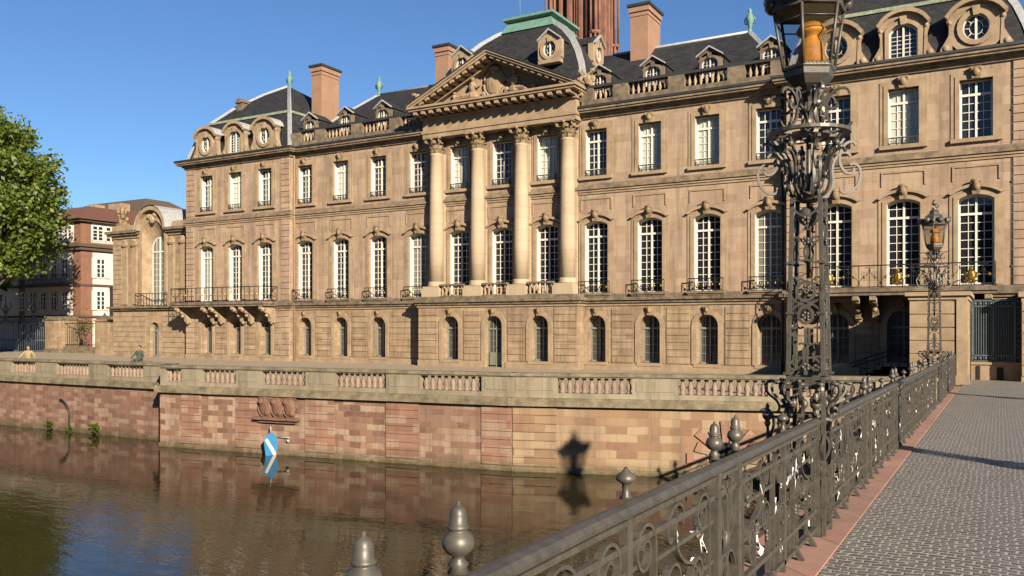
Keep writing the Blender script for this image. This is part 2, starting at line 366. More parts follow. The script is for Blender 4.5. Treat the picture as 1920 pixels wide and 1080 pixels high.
def wall(mb, x0, x1, z0, z1, Y, ops, depth):
    x = x0
    for cx, wd, zb, zt, rise in sorted(ops):
        a, b = cx-wd/2, cx+wd/2
        mb.face([(x, Y, z0), (a, Y, z0), (a, Y, z1), (x, Y, z1)]); x = b
        if zb > z0+1e-4: mb.face([(a, Y, z0), (b, Y, z0), (b, Y, zb), (a, Y, zb)])
        hp = headpts(cx, wd, zt, rise)
        for p, q in zip(hp, hp[1:]):
            mb.face([(p[0], Y, p[1]), (q[0], Y, q[1]), (q[0], Y, z1), (p[0], Y, z1)])
            mb.face([(p[0], Y, p[1]), (p[0], Y+depth, p[1]), (q[0], Y+depth, q[1]), (q[0], Y, q[1])])
        zs = zt-rise
        mb.face([(a, Y, zb), (a, Y, zs), (a, Y+depth, zs), (a, Y+depth, zb)]); mb.face([(b, Y, zb), (b, Y+depth, zb), (b, Y+depth, zs), (b, Y, zs)])
        mb.face([(a, Y, zb), (a, Y+depth, zb), (b, Y+depth, zb), (b, Y, zb)])
    mb.face([(x, Y, z0), (x1, Y, z0), (x1, Y, z1), (x, Y, z1)])
def outline(cx, wd, zb, zt, rise): return [(cx-wd/2, zb)]+headpts(cx, wd, zt, rise)+[(cx+wd/2, zb)]
def ring(mb, inner, outer, y0, y1):
    """band between two outlines of equal length, from y1 (back) out to y0 (front)"""
    for i in range(len(inner)-1):
        a, b, c, d = inner[i], inner[i+1], outer[i+1], outer[i]
        mb.face([(a[0], y0, a[1]), (b[0], y0, b[1]), (c[0], y0, c[1]), (d[0], y0, d[1])])
        mb.face([(d[0], y0, d[1]), (c[0], y0, c[1]), (c[0], y1, c[1]), (d[0], y1, d[1])])
        mb.face([(a[0], y1, a[1]), (b[0], y1, b[1]), (b[0], y0, b[1]), (a[0], y0, a[1])])
    for k in (0, -1):
        a, d = inner[k], outer[k]; mb.face([(a[0], y0, a[1]), (d[0], y0, d[1]), (d[0], y1, d[1]), (a[0], y1, a[1])])
def surround(mb, cx, wd, zb, zt, rise, fw, Y, pr):
    i = outline(cx, wd, zb, zt, rise)
    if rise <= 0: o = outline(cx, wd+2*fw, zb, zt+fw, 0)
    elif abs(rise-wd/2) < 1e-6: o = outline(cx, wd+2*fw, zb, zt+fw, rise+fw)
    else: o = outline(cx, wd+2*fw, zb, zt+fw, rise*1.25)
    ring(mb, i, o, Y-pr, Y)
def cornice(mb, x0, x1, Y, layers, ends=(1, 1), back=None):
    for z0, z1, p in layers: mb.box(x0-p*ends[0], x1+p*ends[1], Y-p, back if back else Y+.25, z0, z1)
def courses(mb, x0, x1, z0, z1, Y, n, gap=.035, pr=.04):
    h = (z1-z0)/n
    for i in range(n): mb.box(x0, x1, Y-pr, Y+.02, z0+i*h+gap/2, z0+(i+1)*h-gap/2)
def win_frame(wd, H, rise, cols=4, rows=8, trans=.78, trows=2, bar=.028, mull=.085, edge=.085, dep=.07, lining=0):
    mb = MB(); y0, y1 = 0, dep
    o = outline(0, wd, 0, H, rise); i_ = outline(0, wd-2*edge, edge, H-edge, max(0, rise-edge*.3) if rise < wd/2-1e-6 else rise-edge)
    if len(i_) == len(o): ring(mb, i_, o, y0, y1)
    if lining: ring(mb, [(x*(1-.05/wd), z) for x, z in o], o, y0-lining, y0)
    mb.box(-wd/2, wd/2, y0, y1, 0, edge)
    def ht(x): return H-rise+(arcz(x, wd, rise) if rise < wd/2-1e-6 else (sqrt(max(0, rise*rise-x*x)) if rise > 0 else 0))-edge*.5
    zt = H*trans
    if trans < 1: mb.box(-wd/2+.02, wd/2-.02, y0-.03, y1, zt-.05, zt+.05)
    mb.box(-mull/2, mull/2, y0-.02, y1, 0, ht(0)-.01)
    for c in range(1, cols):
        x = -wd/2+edge+(wd-2*edge)*c/cols
        if abs(x) > mull*.6: mb.box(x-bar/2, x+bar/2, y0+.015, y1, edge, ht(x)-.01)
    top_ = zt if trans < 1 else H-rise
    for r in range(1, rows): z = edge+(top_-edge)*r/rows; mb.box(-wd/2+edge*.5, wd/2-edge*.5, y0+.018, y1, z-bar/2, z+bar/2)
    if trans < 1:
        for r in range(1, trows):
            z = zt+(H-zt)*r/trows; hw = wd/2-edge*.5
            if rise > 0 and z > H-rise: hw = sqrt(max(.01, (rise*rise-(z-H+rise)**2))) if rise >= wd/2-1e-6 else hw*.6
            mb.box(-hw, hw, y0+.018, y1, z-bar/2, z+bar/2)
    pn = MB(); pn.face([(p[0], dep*.8, p[1]) for p in reversed(outline(0, wd-.02, .01, H-.01, rise if rise < wd/2-1e-6 else rise-.01))])
    return mb, pn
# ------------------------------------------------------------------ ground, river, street
HT = -2.25     # terrace level
D = 41.6       # facade plane of the wings
QL = [(-60, 19.6), (-25.0, 19.6)]; QA, QB, QC = (-24.07, 18.73), (-11.55, 20.24), (-1.35, 23.5)
g = MB(); g.face([(-3000, 19.75, HT), (-24.9, 19.75, HT), (-24.0, 18.9, HT), (-11.5, 20.4, HT), (-1.3, 23.7, HT), (9, 26.9, HT), (3000, 26.9, HT), (3000, 4000, HT), (-3000, 4000, HT)])
top('ground', g, M['gravel'], kind='structure')
g = MB(); g.face([(-3000, -40, -3.93), (3000, -40, -3.93), (3000, 28, -3.93), (-3000, 28, -3.93)]); top('water', g, M['water'], kind='structure')
g = MB(); g.box(-3000, 3000, -3000, -40, -8, -2.2); top('ground', g, M['earth'], kind='structure')
def deck(y): return -1.775-.0089*max(0, y-3) if y < 33 else -2.042-.012*(y-33)
g = MB(); ys = [-40, -8, 0, 3, 6, 10, 15, 20, 25, 30, 33, 36, 38.85]
for a, b in zip(ys, ys[1:]): g.face([(-1.15, a, deck(a)), (4.65, a, deck(a)), (4.65, b, deck(b)), (-1.15, b, deck(b))])
top('road', g, M['setts'], kind='structure')
g = MB()
for a, b in zip(ys[:-3], ys[1:-2]):
    za, zb = deck(a)+.014, deck(b)+.014; n = 4 if a >= -8 else 1
    g.hull8([(-1.78, a, za-.55), (-1.155, a, za-.55), (-1.155, b, zb-.55), (-1.78, b, zb-.55)], [(-1.78, a, za), (-1.155, a, za), (-1.155, b, zb), (-1.78, b, zb)])
kerb = top('kerb', g, M['kerb'], kind='structure')
g = MB()
for a, b in zip(ys[1:-2], ys[2:-1]):
    za, zb = deck(a)-.012, deck(b)-.012
    g.hull8([(-1.7, a, za-.6), (4.95, a, za-.6), (4.95, b, zb-.6), (-1.7, b, zb-.6)], [(-1.153, a, za), (4.95, a, za), (4.95, b, zb), (-1.153, b, zb)])
for y in (-8, 7.9): g.box(-1.95, 5.25, y-.7, y+.7, -5, deck(y)-.62)
g.box(-1.5, 5.25, 23.9, 26.8, -5, deck(25)-.65)
bridge = top('bridge', g, M['quay'], 'stone and iron bridge carrying the cobbled roadway over the river', 'bridge')
# ------------------------------------------------------------------ the palace
C0 = -24.4
LPX, RPX = (-50.04, -40.12), (-8.68, 1.24)
YP, YC = 41.12, 40.68
WL = [C0-14.82, C0-11.8, C0-8.8, C0-5.8]; WC = [C0-2.87, C0, C0+2.87]; WR = [2*C0-x for x in WL][::-1]
PL = [-47.93, -45.12, -42.33]; PR = [2*C0-x for x in PL][::-1]
palace = thing('palace', 'long ochre sandstone riverside palace with four giant columns, a pediment and slate roofs', 'palace', (C0, D, HT))
wl, gf, tr, dk, rs = MB(), MB(), MB(), MB(), MB()
GFB, GFT, GW = -1.85, .63, 1.1           # ground-floor arches
F1B, F1T, F1W, F1R = 1.8, 5.62, 1.36, .2 # piano nobile
F2B, F2T, F2W = 8.0, 10.5, 1.25          # second floor
def axis_parts():
    """surround + keystone of each storey, built once in local coordinates and copied to every axis"""
    P = {}
    def mk(name, m, k, mat2=M['relief']):
        o = obj('window_surround', m, M['trim'], palace, loc=(0, 0, 0)); obj('keystone', k, mat2, o, loc=(0, 0, 0)); P[name] = o
    m, k = MB(), MB(); h = F1T-F1B
    surround(m, 0, F1W, 0, h, F1R, .17, 0, .07); surround(m, 0, F1W+.34, 0, h+.17, F1R, .16, 0, .035)
    i_ = headpts(0, F1W+.5, h+.30, F1R*1.5); o_ = headpts(0, F1W+.72, h+.43, F1R*1.9); ring(m, i_, o_, -.19, 0)
    z = 6.2-F1B; ring(m, [(-.83, z+.02), (-.83, z+.58), (.83, z+.58), (.83, z+.02)], [(-.90, z), (-.90, z+.65), (.90, z+.65), (.90, z)], -.045, 0)
    k.prism([(-.13, h-.03), (.13, h-.03), (.21, h+.55), (-.21, h+.55)], (-.22, 0)); k.ball((0, -.24, h+.34), (.15, .12, .2)); k.ball((0, -.22, h+.55), (.22, .1, .09)); mk('f1', m, k)
    m, k = MB(), MB(); h = F2T-F2B
    surround(m, 0, F2W, 0, h, 0, .17, 0, .07); surround(m, 0, F2W+.34, 0, h+.17, 0, .16, 0, .035); m.box(-F2W/2-.34, F2W/2+.34, -.16, .1, -.17, 0)
    k.prism([(-.15, h-.02), (.15, h-.02), (.22, h+.5), (-.22, h+.5)], (-.2, 0)); k.ball((0, -.2, h+.26), (.15, .1, .19)); k.ball((-.16, -.16, h+.38), .09); k.ball((.16, -.16, h+.38), .09); mk('f2', m, k)
    for key, wd, zb, zt in (('g', GW, GFB, GFT), ('gd', GW, HT, GFT), ('gd2', 1.3, HT, .75)):
        m, k = MB(), MB(); h = zt-zb; surround(m, 0, wd, 0, h, wd/2, .24, 0, .05)
        if key == 'g': m.box(-wd/2-.12, wd/2+.12, -.12, .3, -.16, 0)
        k.prism([(-.10, h-.03), (.10, h-.03), (.16, h+.42), (-.16, h+.42)], (-.16, 0)); k.ball((0, -.16, h+.24), (.11, .09, .16)); mk(key, m, k)
    return P
AP = axis_parts(); used_ap = set()
def putap(key, x, y, z):
    o = AP[key]
    if key in used_ap: return inst(o, palace, (x, y, z))
    used_ap.add(key); o.location = (x-C0, y-D, z-HT); ORG[o.name] = (x, y, z); return o
def storeys(x0, x1, Y, axes, gfops):
    wall(gf, x0, x1, HT-.3, 1.3, Y, gfops, .6)
    wall(wl, x0, x1, 1.3, 7.3, Y, [(a, F1W, F1B, F1T, F1R) for a in axes], .42)
    wall(wl, x0, x1, 7.3, 11.7, Y, [(a, F2W, F2B, F2T, 0) for a in axes], .42)
    for a in axes: putap('f1', a, Y, F1B); putap('f2', a, Y, F2B)
def gfdetail(x0, x1, Y, ops, n=8):
    edges = [x0]+[e for (a, wd, zb, zt, r) in ops for e in (a-wd/2-.33, a+wd/2+.33)]+[x1]
    for p, q in zip(edges[::2], edges[1::2]):
        if q-p > .12: courses(gf, p+.03, q-.03, -1.88, 1.02, Y, n)
    xs = x0
    for a, wd, zb, zt, r in ops:
        if zb > -2: putap('g', a, Y, zb)
        else: putap('gd' if wd < 1.2 else 'gd2', a, Y, HT); tr.box(xs, a-wd/2-.24, Y-.09, Y+.02, HT, -1.92); xs = a+wd/2+.24
    tr.box(xs, x1, Y-.09, Y+.02, HT, -1.92)
A = lambda a: (a, GW, GFB, GFT, GW/2)
gl = [A(a) for a in WL[:3]]; gr = [A(a) for a in WR]; gc = [A(WC[0]), (WC[1], GW, HT+.02, GFT, GW/2), A(WC[2])]
gpl = [A(a) for a in PL]; gpr = [A(PR[0]), (PR[1], 1.3, HT+.02, .75, .65), A(PR[2])]
storeys(LPX[0], LPX[1], YP, PL, gpl); gfdetail(LPX[0]+.9, LPX[1]-.8, YP, gpl)
storeys(RPX[0], RPX[1], YP, PR, gpr); gfdetail(RPX[0]+.8, RPX[1]-.9, YP, gpr)
xl, xr = C0-5.12, C0+5.12
storeys(LPX[1], RPX[0], D, WL+WC+WR, gl+gr)
gfdetail(LPX[1], xl, D, gl); gfdetail(xr, RPX[0], D, gr)
wall(gf, xl, xr, HT-.3, 1.3, YC, gc, .6); gfdetail(xl, xr, YC, gc)
for x in (xl, xr): gf.face([(x, YC, HT-.3), (x, D, HT-.3), (x, D, 1.3), (x, YC, 1.3)])
for (a, b) in (LPX, RPX):     # pavilion flanks and back, quoins
    for x in (a, b):
        wl.face([(x, YP, 1.3), (x, 52, 1.3), (x, 52, 11.7), (x, YP, 11.7)]); gf.face([(x, YP, HT-.3), (x, 52, HT-.3), (x, 52, 1.3), (x, YP, 1.3)])
    for q0, q1 in ((a+.02, a+.82), (b-.75, b-.02)):
        courses(wl, q0, q1, -1.88, 1.05, YP, 8); courses(wl, q0, q1, 1.75, 7.05, YP, 14); courses(wl, q0, q1, 7.75, 11.05, YP, 9)
    tr.box(a, a+.9, YP-.09, YP, HT, -1.92); tr.box(b-.8, b, YP-.09, YP, HT, -1.92)
wl.face([(LPX[0], 52, HT), (RPX[1], 52, HT), (RPX[1], 52, 11.7), (LPX[0], 52, 11.7)])
CORN = [(11.08, 11.22, .10), (11.22, 11.34, .2), (11.34, 11.44, .46)]; CTOP = [(11.44, 11.56, .54)]; CG = [(11.56, 11.68, .60)]
S2 = [(7.06, 7.18, .06), (7.18, 7.3, .12)]; S2T = [(7.3, 7.44, .2), (7.44, 7.6, .10)]; S1 = [(1.12, 1.26, .07)]; S1T = [(1.26, 1.4, .17), (1.4, 1.56, .28), (1.56, 1.74, .16)]
co = MB(); cg = MB()
for a, b, Y, e in ((LPX[0], LPX[1], YP, (1, 1)), (LPX[1], C0-5.0, D, (0, 0)), (C0+5.0, RPX[0], D, (0, 0)), (RPX[0], RPX[1], YP, (1, 1))):
    cornice(co, a, b, Y, CORN+CTOP, e); cornice(cg, a, b, Y, CG, e)
    for L_, m_ in ((S2, tr), (S2T, co)): cornice(m_, a, b, Y, L_, e)
    cornice(tr, a, b, Y, S1, e); cornice(dk, a, b, Y, S1T, e)
cornice(tr, C0-5.0, C0+5.0, D, S2, (0, 0)); cornice(co, C0-5.0, C0+5.0, D, S2T, (0, 0))
cornice(tr, xl, xr, YC, S1, (1, 1), D); cornice(dk, xl, xr, YC, S1T, (1, 1), D+.1)
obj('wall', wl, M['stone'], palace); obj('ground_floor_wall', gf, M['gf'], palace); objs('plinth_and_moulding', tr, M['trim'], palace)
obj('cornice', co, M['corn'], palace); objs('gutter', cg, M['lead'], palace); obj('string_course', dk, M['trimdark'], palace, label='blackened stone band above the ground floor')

# --- windows
def window(wd, H, rise, mf, mp, name='window', **k):
    f, p = win_frame(wd, H, rise, **k); o = obj(name, f, mf, palace, loc=(0, 0, 0)); q = obj('pane', p, mp, o, loc=(0, 0, 0)); return o
protos = {}
def put(key, mk, x, y, z, name=None):
    if key not in protos: protos[key] = o = mk(); o.location = (x-C0, y-D, z-HT); ORG[o.name] = (x, y, z); o.children[0].location = (0, 0, 0); ORG[o.children[0].name] = (x, y, z)
    else: o = inst(protos[key], palace, (x, y, z))
    return o
W1 = lambda: window(F1W, F1T-F1B, F1R, M['white'], M['pane'], rows=8, cols=4, trans=.79, lining=.2)
W1c = lambda: window(F1W, F1T-F1B, F1R, M['white'], M['curtain'], rows=8, cols=4, trans=.79, lining=.2)
W2 = lambda: window(F2W, F2T-F2B, 0, M['white'], M['pane'], rows=5, cols=4, trans=.76, trows=1, lining=.2)
W2b = lambda: window(F2W, F2T-F2B, 0, M['white'], M['blind'], rows=5, cols=4, trans=.76, trows=1, lining=.2)
WG = lambda: window(GW, GFT-GFB, GW/2, M['greywin'], M['paneg'], rows=4, cols=4, trans=.72, trows=1, bar=.03)
blind = {PL[1], WL[1], WC[0], WC[2], WR[1], WR[2], PR[1]}
for Y, axs in ((YP, PL+PR), (D, WL+WC+WR)):
    for a in axs:
        cu = round(a*7.3) % 5 == 0; put('w1c' if cu else 'w1', W1c if cu else W1, a, Y+.3, F1B)
        put('w2b' if a in blind else 'w2', W2b if a in blind else W2, a, Y+.3, F2B)
for Y, ops in ((YP, gpl+gpr), (D, gl+gr), (YC, gc)):
    for a, wd, zb, zt, r in ops:
        if zb > -2: put('wg', WG, a, Y+.5, GFB)
def gdoor(wd, H):
    f, p = win_frame(wd, H, wd/2, cols=4, rows=6, trans=.74, trows=1)
    f.box(-wd/2+.04, wd/2-.04, 0, .08, .02, .8)
    o = obj('door', f, M['door'], palace, loc=(0, 0, 0)); obj('pane', p, M['paneg'], o, loc=(0, 0, 0)); h = MB(); h.ball((.1, -.05, 1.1), .04); obj('handle', h, M['irondark'], o, loc=(0, 0, 0)); return o
for a, wd, zt, Y in ((WC[1], GW, GFT, YC), (PR[1], 1.3, .75, YP)):
    o = gdoor(wd, zt-HT-.03); o.location = (a-C0, Y+.34-D, .03)
    ORG[o.name] = (a, Y+.34, HT+.03)
# --- balconies
def railing_mb(L, H=.62, proj=0, gold=None, step=.34):
    """straight ornamental railing along x in [-L/2, L/2]"""
    m, gm = MB(), MB()
    m.tube([(-L/2, 0, H), (L/2, 0, H)], 1, rect=(.02, .025)); m.tube([(-L/2, 0, .06), (L/2, 0, .06)], 1, rect=(.015, .02))
    n = max(2, round(L/step)); st = L/n
    for i in range(n+1): x = -L/2+i*st; m.tube([(x, 0, 0), (x, 0, H)], 1, rect=(.012, .012))
    for i in range(n):
        a, b = -L/2+i*st, -L/2+(i+1)*st; c = (a+b)/2; s_ = 1 if i % 2 else -1
        m.tube([(x, 0, z) for x, z in scroll((c-st*.2*s_, .1), (c+st*.2*s_, H-.07), 'S', s_, 8, 3, 18)], .011, 4)
        m.tube([(c+.05*cos(t*pi/4), 0, H*.5+.05*sin(t*pi/4)) for t in range(9)], .010, 4)
        gm.ball((c, -.015, H*.5), (.055, .03, .075), 6, 4)
    return m, gm
bal = None
slabmb = MB(); slabmb.box(-.95, .95, -.34, .0, -.12, 0); slabmb.box(-.9, .9, -.28, .0, -.2, -.12)
rail, gold = railing_mb(1.75)
for a in WL+WR:
    if bal is None:
        bal = obj('balconet', slabmb, M['trimdark'], palace, loc=(a, D-.02, F1B-.02)); obj('railing', MB().add(rail, lambda p: (p[0], p[1]-.3, p[2])), M['irondark'], bal, loc=(a, D-.02, F1B-.02))
        gg = MB().add(gold, lambda p: (p[0], p[1]-.3, p[2])); obj('gilt_ornament', gg, M['gilt'], bal, loc=(a, D-.02, F1B-.02))
    else: inst(bal, palace, (a, D-.02, F1B-.02))
sm, _ = railing_mb(1.2, .3, step=.2); gu = MB().add(sm, lambda p: (p[0], p[1]-.1, p[2])); gr0 = None
for Y, axs in ((YP, PL+PR[:2]), (D, WL+WC+WR)):      # low guard rails on second-floor sills
    for a in axs:
        if gr0 is None: gr0 = obj('sill_guard', gu, M['lead'], palace, loc=(a, Y+.04, F2B+.02))
        else: inst(gr0, palace, (a, Y+.04, F2B+.02))
def big_balcony(x0, x1, proj, brx, goldbig):
    m = MB(); Z = 1.66; m.box(x0, x1, YP-proj, YP-.02, Z-.16, Z); m.box(x0+.06, x1-.06, YP-proj+.07, YP-.02, Z-.3, Z-.16)
    b = obj('balcony', m, M['trimdark'], palace)
    r = MB(); L = x1-x0; f, gg = railing_mb(L-.1, .98, step=.42); cx = (x0+x1)/2
    r.add(f, lambda p: (p[0]+cx, p[1]+YP-proj+.06, p[2]+Z)); G = MB().add(gg, lambda p: (p[0]+cx, p[1]+YP-proj+.06, p[2]+Z))
    sd_, _g = railing_mb(proj-.15, .98, step=.42)
    for x in (x0+.06, x1-.06): r.add(sd_, lambda p: (x, YP-proj/2+p[0], p[2]+Z))
    for x in goldbig:
        for k in range(7):
            t = k/7*2*pi; G.ball((x+.17*cos(t), YP-proj+.03, Z+.42+.2*sin(t)), (.08, .04, .08), 6, 4)
        G.ball((x, YP-proj, Z+.45), (.14, .06, .2), 6, 5); G.ball((x, YP-proj, Z+.72), (.09, .05, .09), 6, 4)
        G.tube([(x-.25, YP-proj+.03, Z+.25), (x, YP-proj, Z+.12), (x+.25, YP-proj+.03, Z+.25)], .03, 5)
    obj('railing', r, M['irondark'], b); objs('gilt_ornament', G, M['gilt'], b, .03)
    for x in brx:     # carved consoles
        c = MB(); P = [(YP, Z-.3), (YP-proj*.92, Z-.3), (YP-proj*.95, Z-.5), (YP-proj*.7, Z-.72), (YP-proj*.42, Z-.82), (YP-proj*.32, Z-1.1), (YP-proj*.3, Z-1.3), (YP-.06, Z-1.42), (YP, Z-1.3)]
        c.prism(P, (x-.13, x+.13), 'x'); c.lathe([(.001, -.15), (.16, -.15), (.16, .15), (.001, .15)], (0, 0, 0), 10)
        n0 = len(c.v)-40; 
        for i in range(n0, len(c.v)): X_, Y_, Z_ = c.v[i]; c.v[i] = (x+Z_, YP-proj*.78+X_, Z-.5+Y_)
        c.ball((x, YP-.25, Z-1.3), (.15, .14, .2)); c.ball((x, YP-proj*.5, Z-.9), (.13, .12, .12))
        obj('console', c, M['relief'] if x > -20 else M['trim'], b)
    return b
big_balcony(-50.1, -41.1, 1.35, [-49.6, -46.95, -46.2, -44.1, -43.35, -41.5], [])
big_balcony(-7.5, -.1, 1.6, [-5.45, -4.75, -2.65, -2.0, -.4], [-6.55, -3.78, -1.02])
# --- portico
for dx in (-4.27, -1.42, 1.42, 4.27):
    x, y = C0+dx, 41.28
    m = MB(); m.box(x-.62, x+.62, YC-.03, D, 1.74, 2.22); m.box(x-.56, x+.56, YC, D, 2.22, 2.34); m.lathe([(.50, 0), (.54, .08), (.46, .14), (.50, .22), (.43, .3)], (x, y, 2.34), 24)
    m.lathe([(.41, .3), (.415, 2.5), (.40, 4.5), (.375, 6.2), (.35, 7.65), (.385, 7.68), (.385, 7.74), (.35, 7.78)], (x, y, 2.34), 28)
    c = obj('column', m, M['column'], palace)
    k = MB(); z = 10.1; k.lathe([(.34, 0), (.35, .3), (.40, .62), (.5, .78)], (x, y, z), 16)
    for row, (r0, r1, z1, nn, ph) in enumerate(((.36, .52, .34, 8, 0), (.37, .60, .62, 8, pi/8))):
        for i in range(nn):
            a = 2*pi*i/nn+ph; ca, sa = cos(a), sin(a); tx, ty = -sa, ca
            prof = [(r0, z1-.34, .12), (r0+.05, z1-.15, .14), (r1-.02, z1-.02, .11), (r1, z1-.08, .05)]
            for (ra, za, wa), (rb, zb, wb) in zip(prof, prof[1:]):
                k.face([(x+ca*ra-tx*wa, y+sa*ra-ty*wa, z+za), (x+ca*ra+tx*wa, y+sa*ra+ty*wa, z+za), (x+ca*rb+tx*wb, y+sa*rb+ty*wb, z+zb), (x+ca*rb-tx*wb, y+sa*rb-ty*wb, z+zb)])
                k.face([(x+ca*(ra-.04)-tx*wa, y+sa*(ra-.04)-ty*wa, z+za), (x+ca*(rb-.04)-tx*wb, y+sa*(rb-.04)-ty*wb, z+zb), (x+ca*(rb-.04)+tx*wb, y+sa*(rb-.04)+ty*wb, z+zb), (x+ca*(ra-.04)+tx*wa, y+sa*(ra-.04)+ty*wa, z+za)])
    for i in range(4):
        a = pi/4+i*pi/2; vx, vy = x+.57*cos(a), y+.57*sin(a)
        k.tube([(vx+.11*cos(t)*cos(a), vy+.11*cos(t)*sin(a), z+.72+.11*sin(t)) for t in [j*pi/4 for j in range(8)]], .055, 5, True); k.ball((vx, vy, z+.72), .07)
    k.box(x-.56, x+.56, y-.56, y+.5, z+.82, z+.9); k.ball((x, y-.55, z+.82), .1)
    obj('capital', k, M['relief'], c)
    p = MB(); p.box(x-.46, x+.46, D-.14, D, 2.34, 10.1); obj('pilaster', p, M['column'], palace)
# portico balustrade
bm_ = MB().lathe([(.075, 0), (.075, .05), (.045, .08), (.085, .22), (.07, .32), (.035, .42), (.045, .5), (.07, .53), (.07, .58)], (0, 0, 0), 8)
pb = MB()
for a in WC: pb.box(a-.8, a+.8, YC+.02, YC+.28, 1.74, 1.80); pb.box(a-.8, a+.8, YC-.02, YC+.3, 2.36, 2.46)
pbo = objs('portico_balustrade', pb, M['trimdark'], palace, .7)[0]; b0 = None
for a in WC:
    for i in range(6):
        loc = (a-.65+i*.26, YC+.15, 1.79)
        if b0 is None: b0 = obj('baluster', bm_, M['cleanrelief'], pbo, loc=loc)
        else: inst(b0, pbo, loc)
# entablature and pediment
YE = 40.86; ex0, ex1 = C0-4.95, C0+4.95
en = MB(); en.box(ex0, ex1, YE, D, 11.0, 11.25); en.box(ex0-.05, ex1+.05, YE-.06, D, 11.25, 11.42); en.box(ex0, ex1, YE+.02, D, 11.42, 12.1)
en.box(ex0-.1, ex1+.1, YE-.12, D, 12.1, 12.2)
en.box(ex0-.35, ex1+.35, YE-.92, D+.6, 12.42, 12.54); en.box(ex0-.45, ex1+.45, YE-1.02, D+.6, 12.54, 12.66)
for i in range(19): x = ex0+.05+i*(9.8/18); en.box(x-.12, x+.12, YE-.85, YE, 12.22, 12.42)
for s_, x in ((-1, ex0), (1, ex1)):
    for yy in (YE+.2, YE+.65): en.box(min(x, x+s_*.3), max(x, x+s_*.3), yy-.1, yy+.1, 12.22, 12.42)
obj('entablature', en, M['trim'], palace)
hw, apx = 5.35, 15.1
rk = MB(); lead = MB()
for s_ in (-1, 1):
    e0 = Vector((C0+s_*hw, 0, 12.66)); e1 = Vector((C0, 0, apx)); d = (e1-e0).normalized(); nrm = Vector((-d.z, 0, d.x))*(1 if s_ < 0 else -1)
    if nrm.z < 0: nrm = -nrm
    def slab(o0, o1, y0, mb, y1=D+.6):
        q = [e0+nrm*o0, e1+Vector((0, 0, 1))*(o0/nrm.z)*1.0, e1+Vector((0, 0, 1))*(o1/nrm.z), e0+nrm*o1]
        q[0].x = q[0].x; mb.prism([(p.x, p.z) for p in q], (y0, y1))
    slab(-.34, -.22, YE-.15, rk); slab(-.12, .0, YE-.92, rk); slab(.0, .10, YE-1.0, rk); slab(.10, .16, YE-1.05, lead)
    L = (e1-e0).length
    for i in range(2, 13):
        p = e0+d*(L*(i-.2)/12.6)-nrm*.17; q = [p-d*.12-nrm*.09, p+d*.12-nrm*.09, p+d*.12+nrm*.06, p-d*.12+nrm*.06]; rk.prism([(v.x, v.z) for v in q], (YE-.84, YE))
obj('pediment_cornice', rk, M['trim'], palace); obj('pediment_flashing', lead, M['lead'], palace)
ty = MB(); ty.prism([(C0-hw+.7, 12.66), (C0+hw-.7, 12.66), (C0, apx-.3)], (YE+.22, YE+.8)); obj('tympanum', ty, M['trim'], palace)
rl = MB(); yy = YE+.2
rl.ball((C0-.15, yy, 13.62), (.62, .24, .72), 16, 8); rl.tube([(C0-.15+.66*cos(t), yy-.05, 13.62+.76*sin(t)) for t in [j*pi/10 for j in range(20)]], .09, 6, True)
rl.ball((C0-.15, yy-.1, 14.45), (.35, .2, .16)); rl.ball((C0-.15, yy-.15, 14.25), (.18, .15, .14))
rr = random.Random(3)
def fig(x, s_, z=12.75, k=1.0):
    rl.ball((x, yy-.12, z+.35*k), (.42*k, .26, .30*k)); rl.ball((x-.05*s_, yy-.18, z+.85*k), (.25*k, .2, .36*k)); rl.ball((x-.05*s_, yy-.2, z+1.35*k), (.13*k, .13, .16*k))
    rl.tube([(x, yy-.2, z+1.05*k), (x-.35*s_*k, yy-.25, z+.8*k), (x-.6*s_*k, yy-.15, z+1.0*k)], [.09*k, .08*k, .06*k], 6); rl.tube([(x+.1*s_, yy-.2, z+.4*k), (x+.6*s_*k, yy-.28, z+.35*k), (x+.95*s_*k, yy-.2, z+.08*k)], [.16*k, .13*k, .08*k], 6)
fig(C0+1.25, 1); fig(C0-1.55, -1, k=.95); fig(C0-2.75, -1, k=.45); fig(C0+2.5, 1, k=.4)
for i in range(34):
    t = rr.uniform(-1, 1); x = C0+t*3.9; z = 12.74+rr.uniform(0, .5)*(1.1-abs(t)); rl.ball((x, yy-.05, z), (rr.uniform(.1, .25), .16, rr.uniform(.08, .2)), 6, 4)
objs('pediment_relief', rl, M['cleanrelief'], palace, .1)
tp = MB()
for s_ in (1, -1):
    x = C0+s_*5.35
    for i in range(16): tp.ball((x+rr.uniform(-.35, .35), 41.2+rr.uniform(-.3, .3), 12.75+rr.uniform(0, .95)), (rr.uniform(.08, .2), .18, rr.uniform(.1, .24)), 6, 4)
    tp.tube([(x-.4, 41, 12.7), (x+.45, 41.1, 13.5)], .05, 5); tp.tube([(x+.4, 41, 12.7), (x-.35, 41.1, 13.6)], .05, 5)
objs('carved_trophy', tp, M['cleanrelief'], palace, .2)
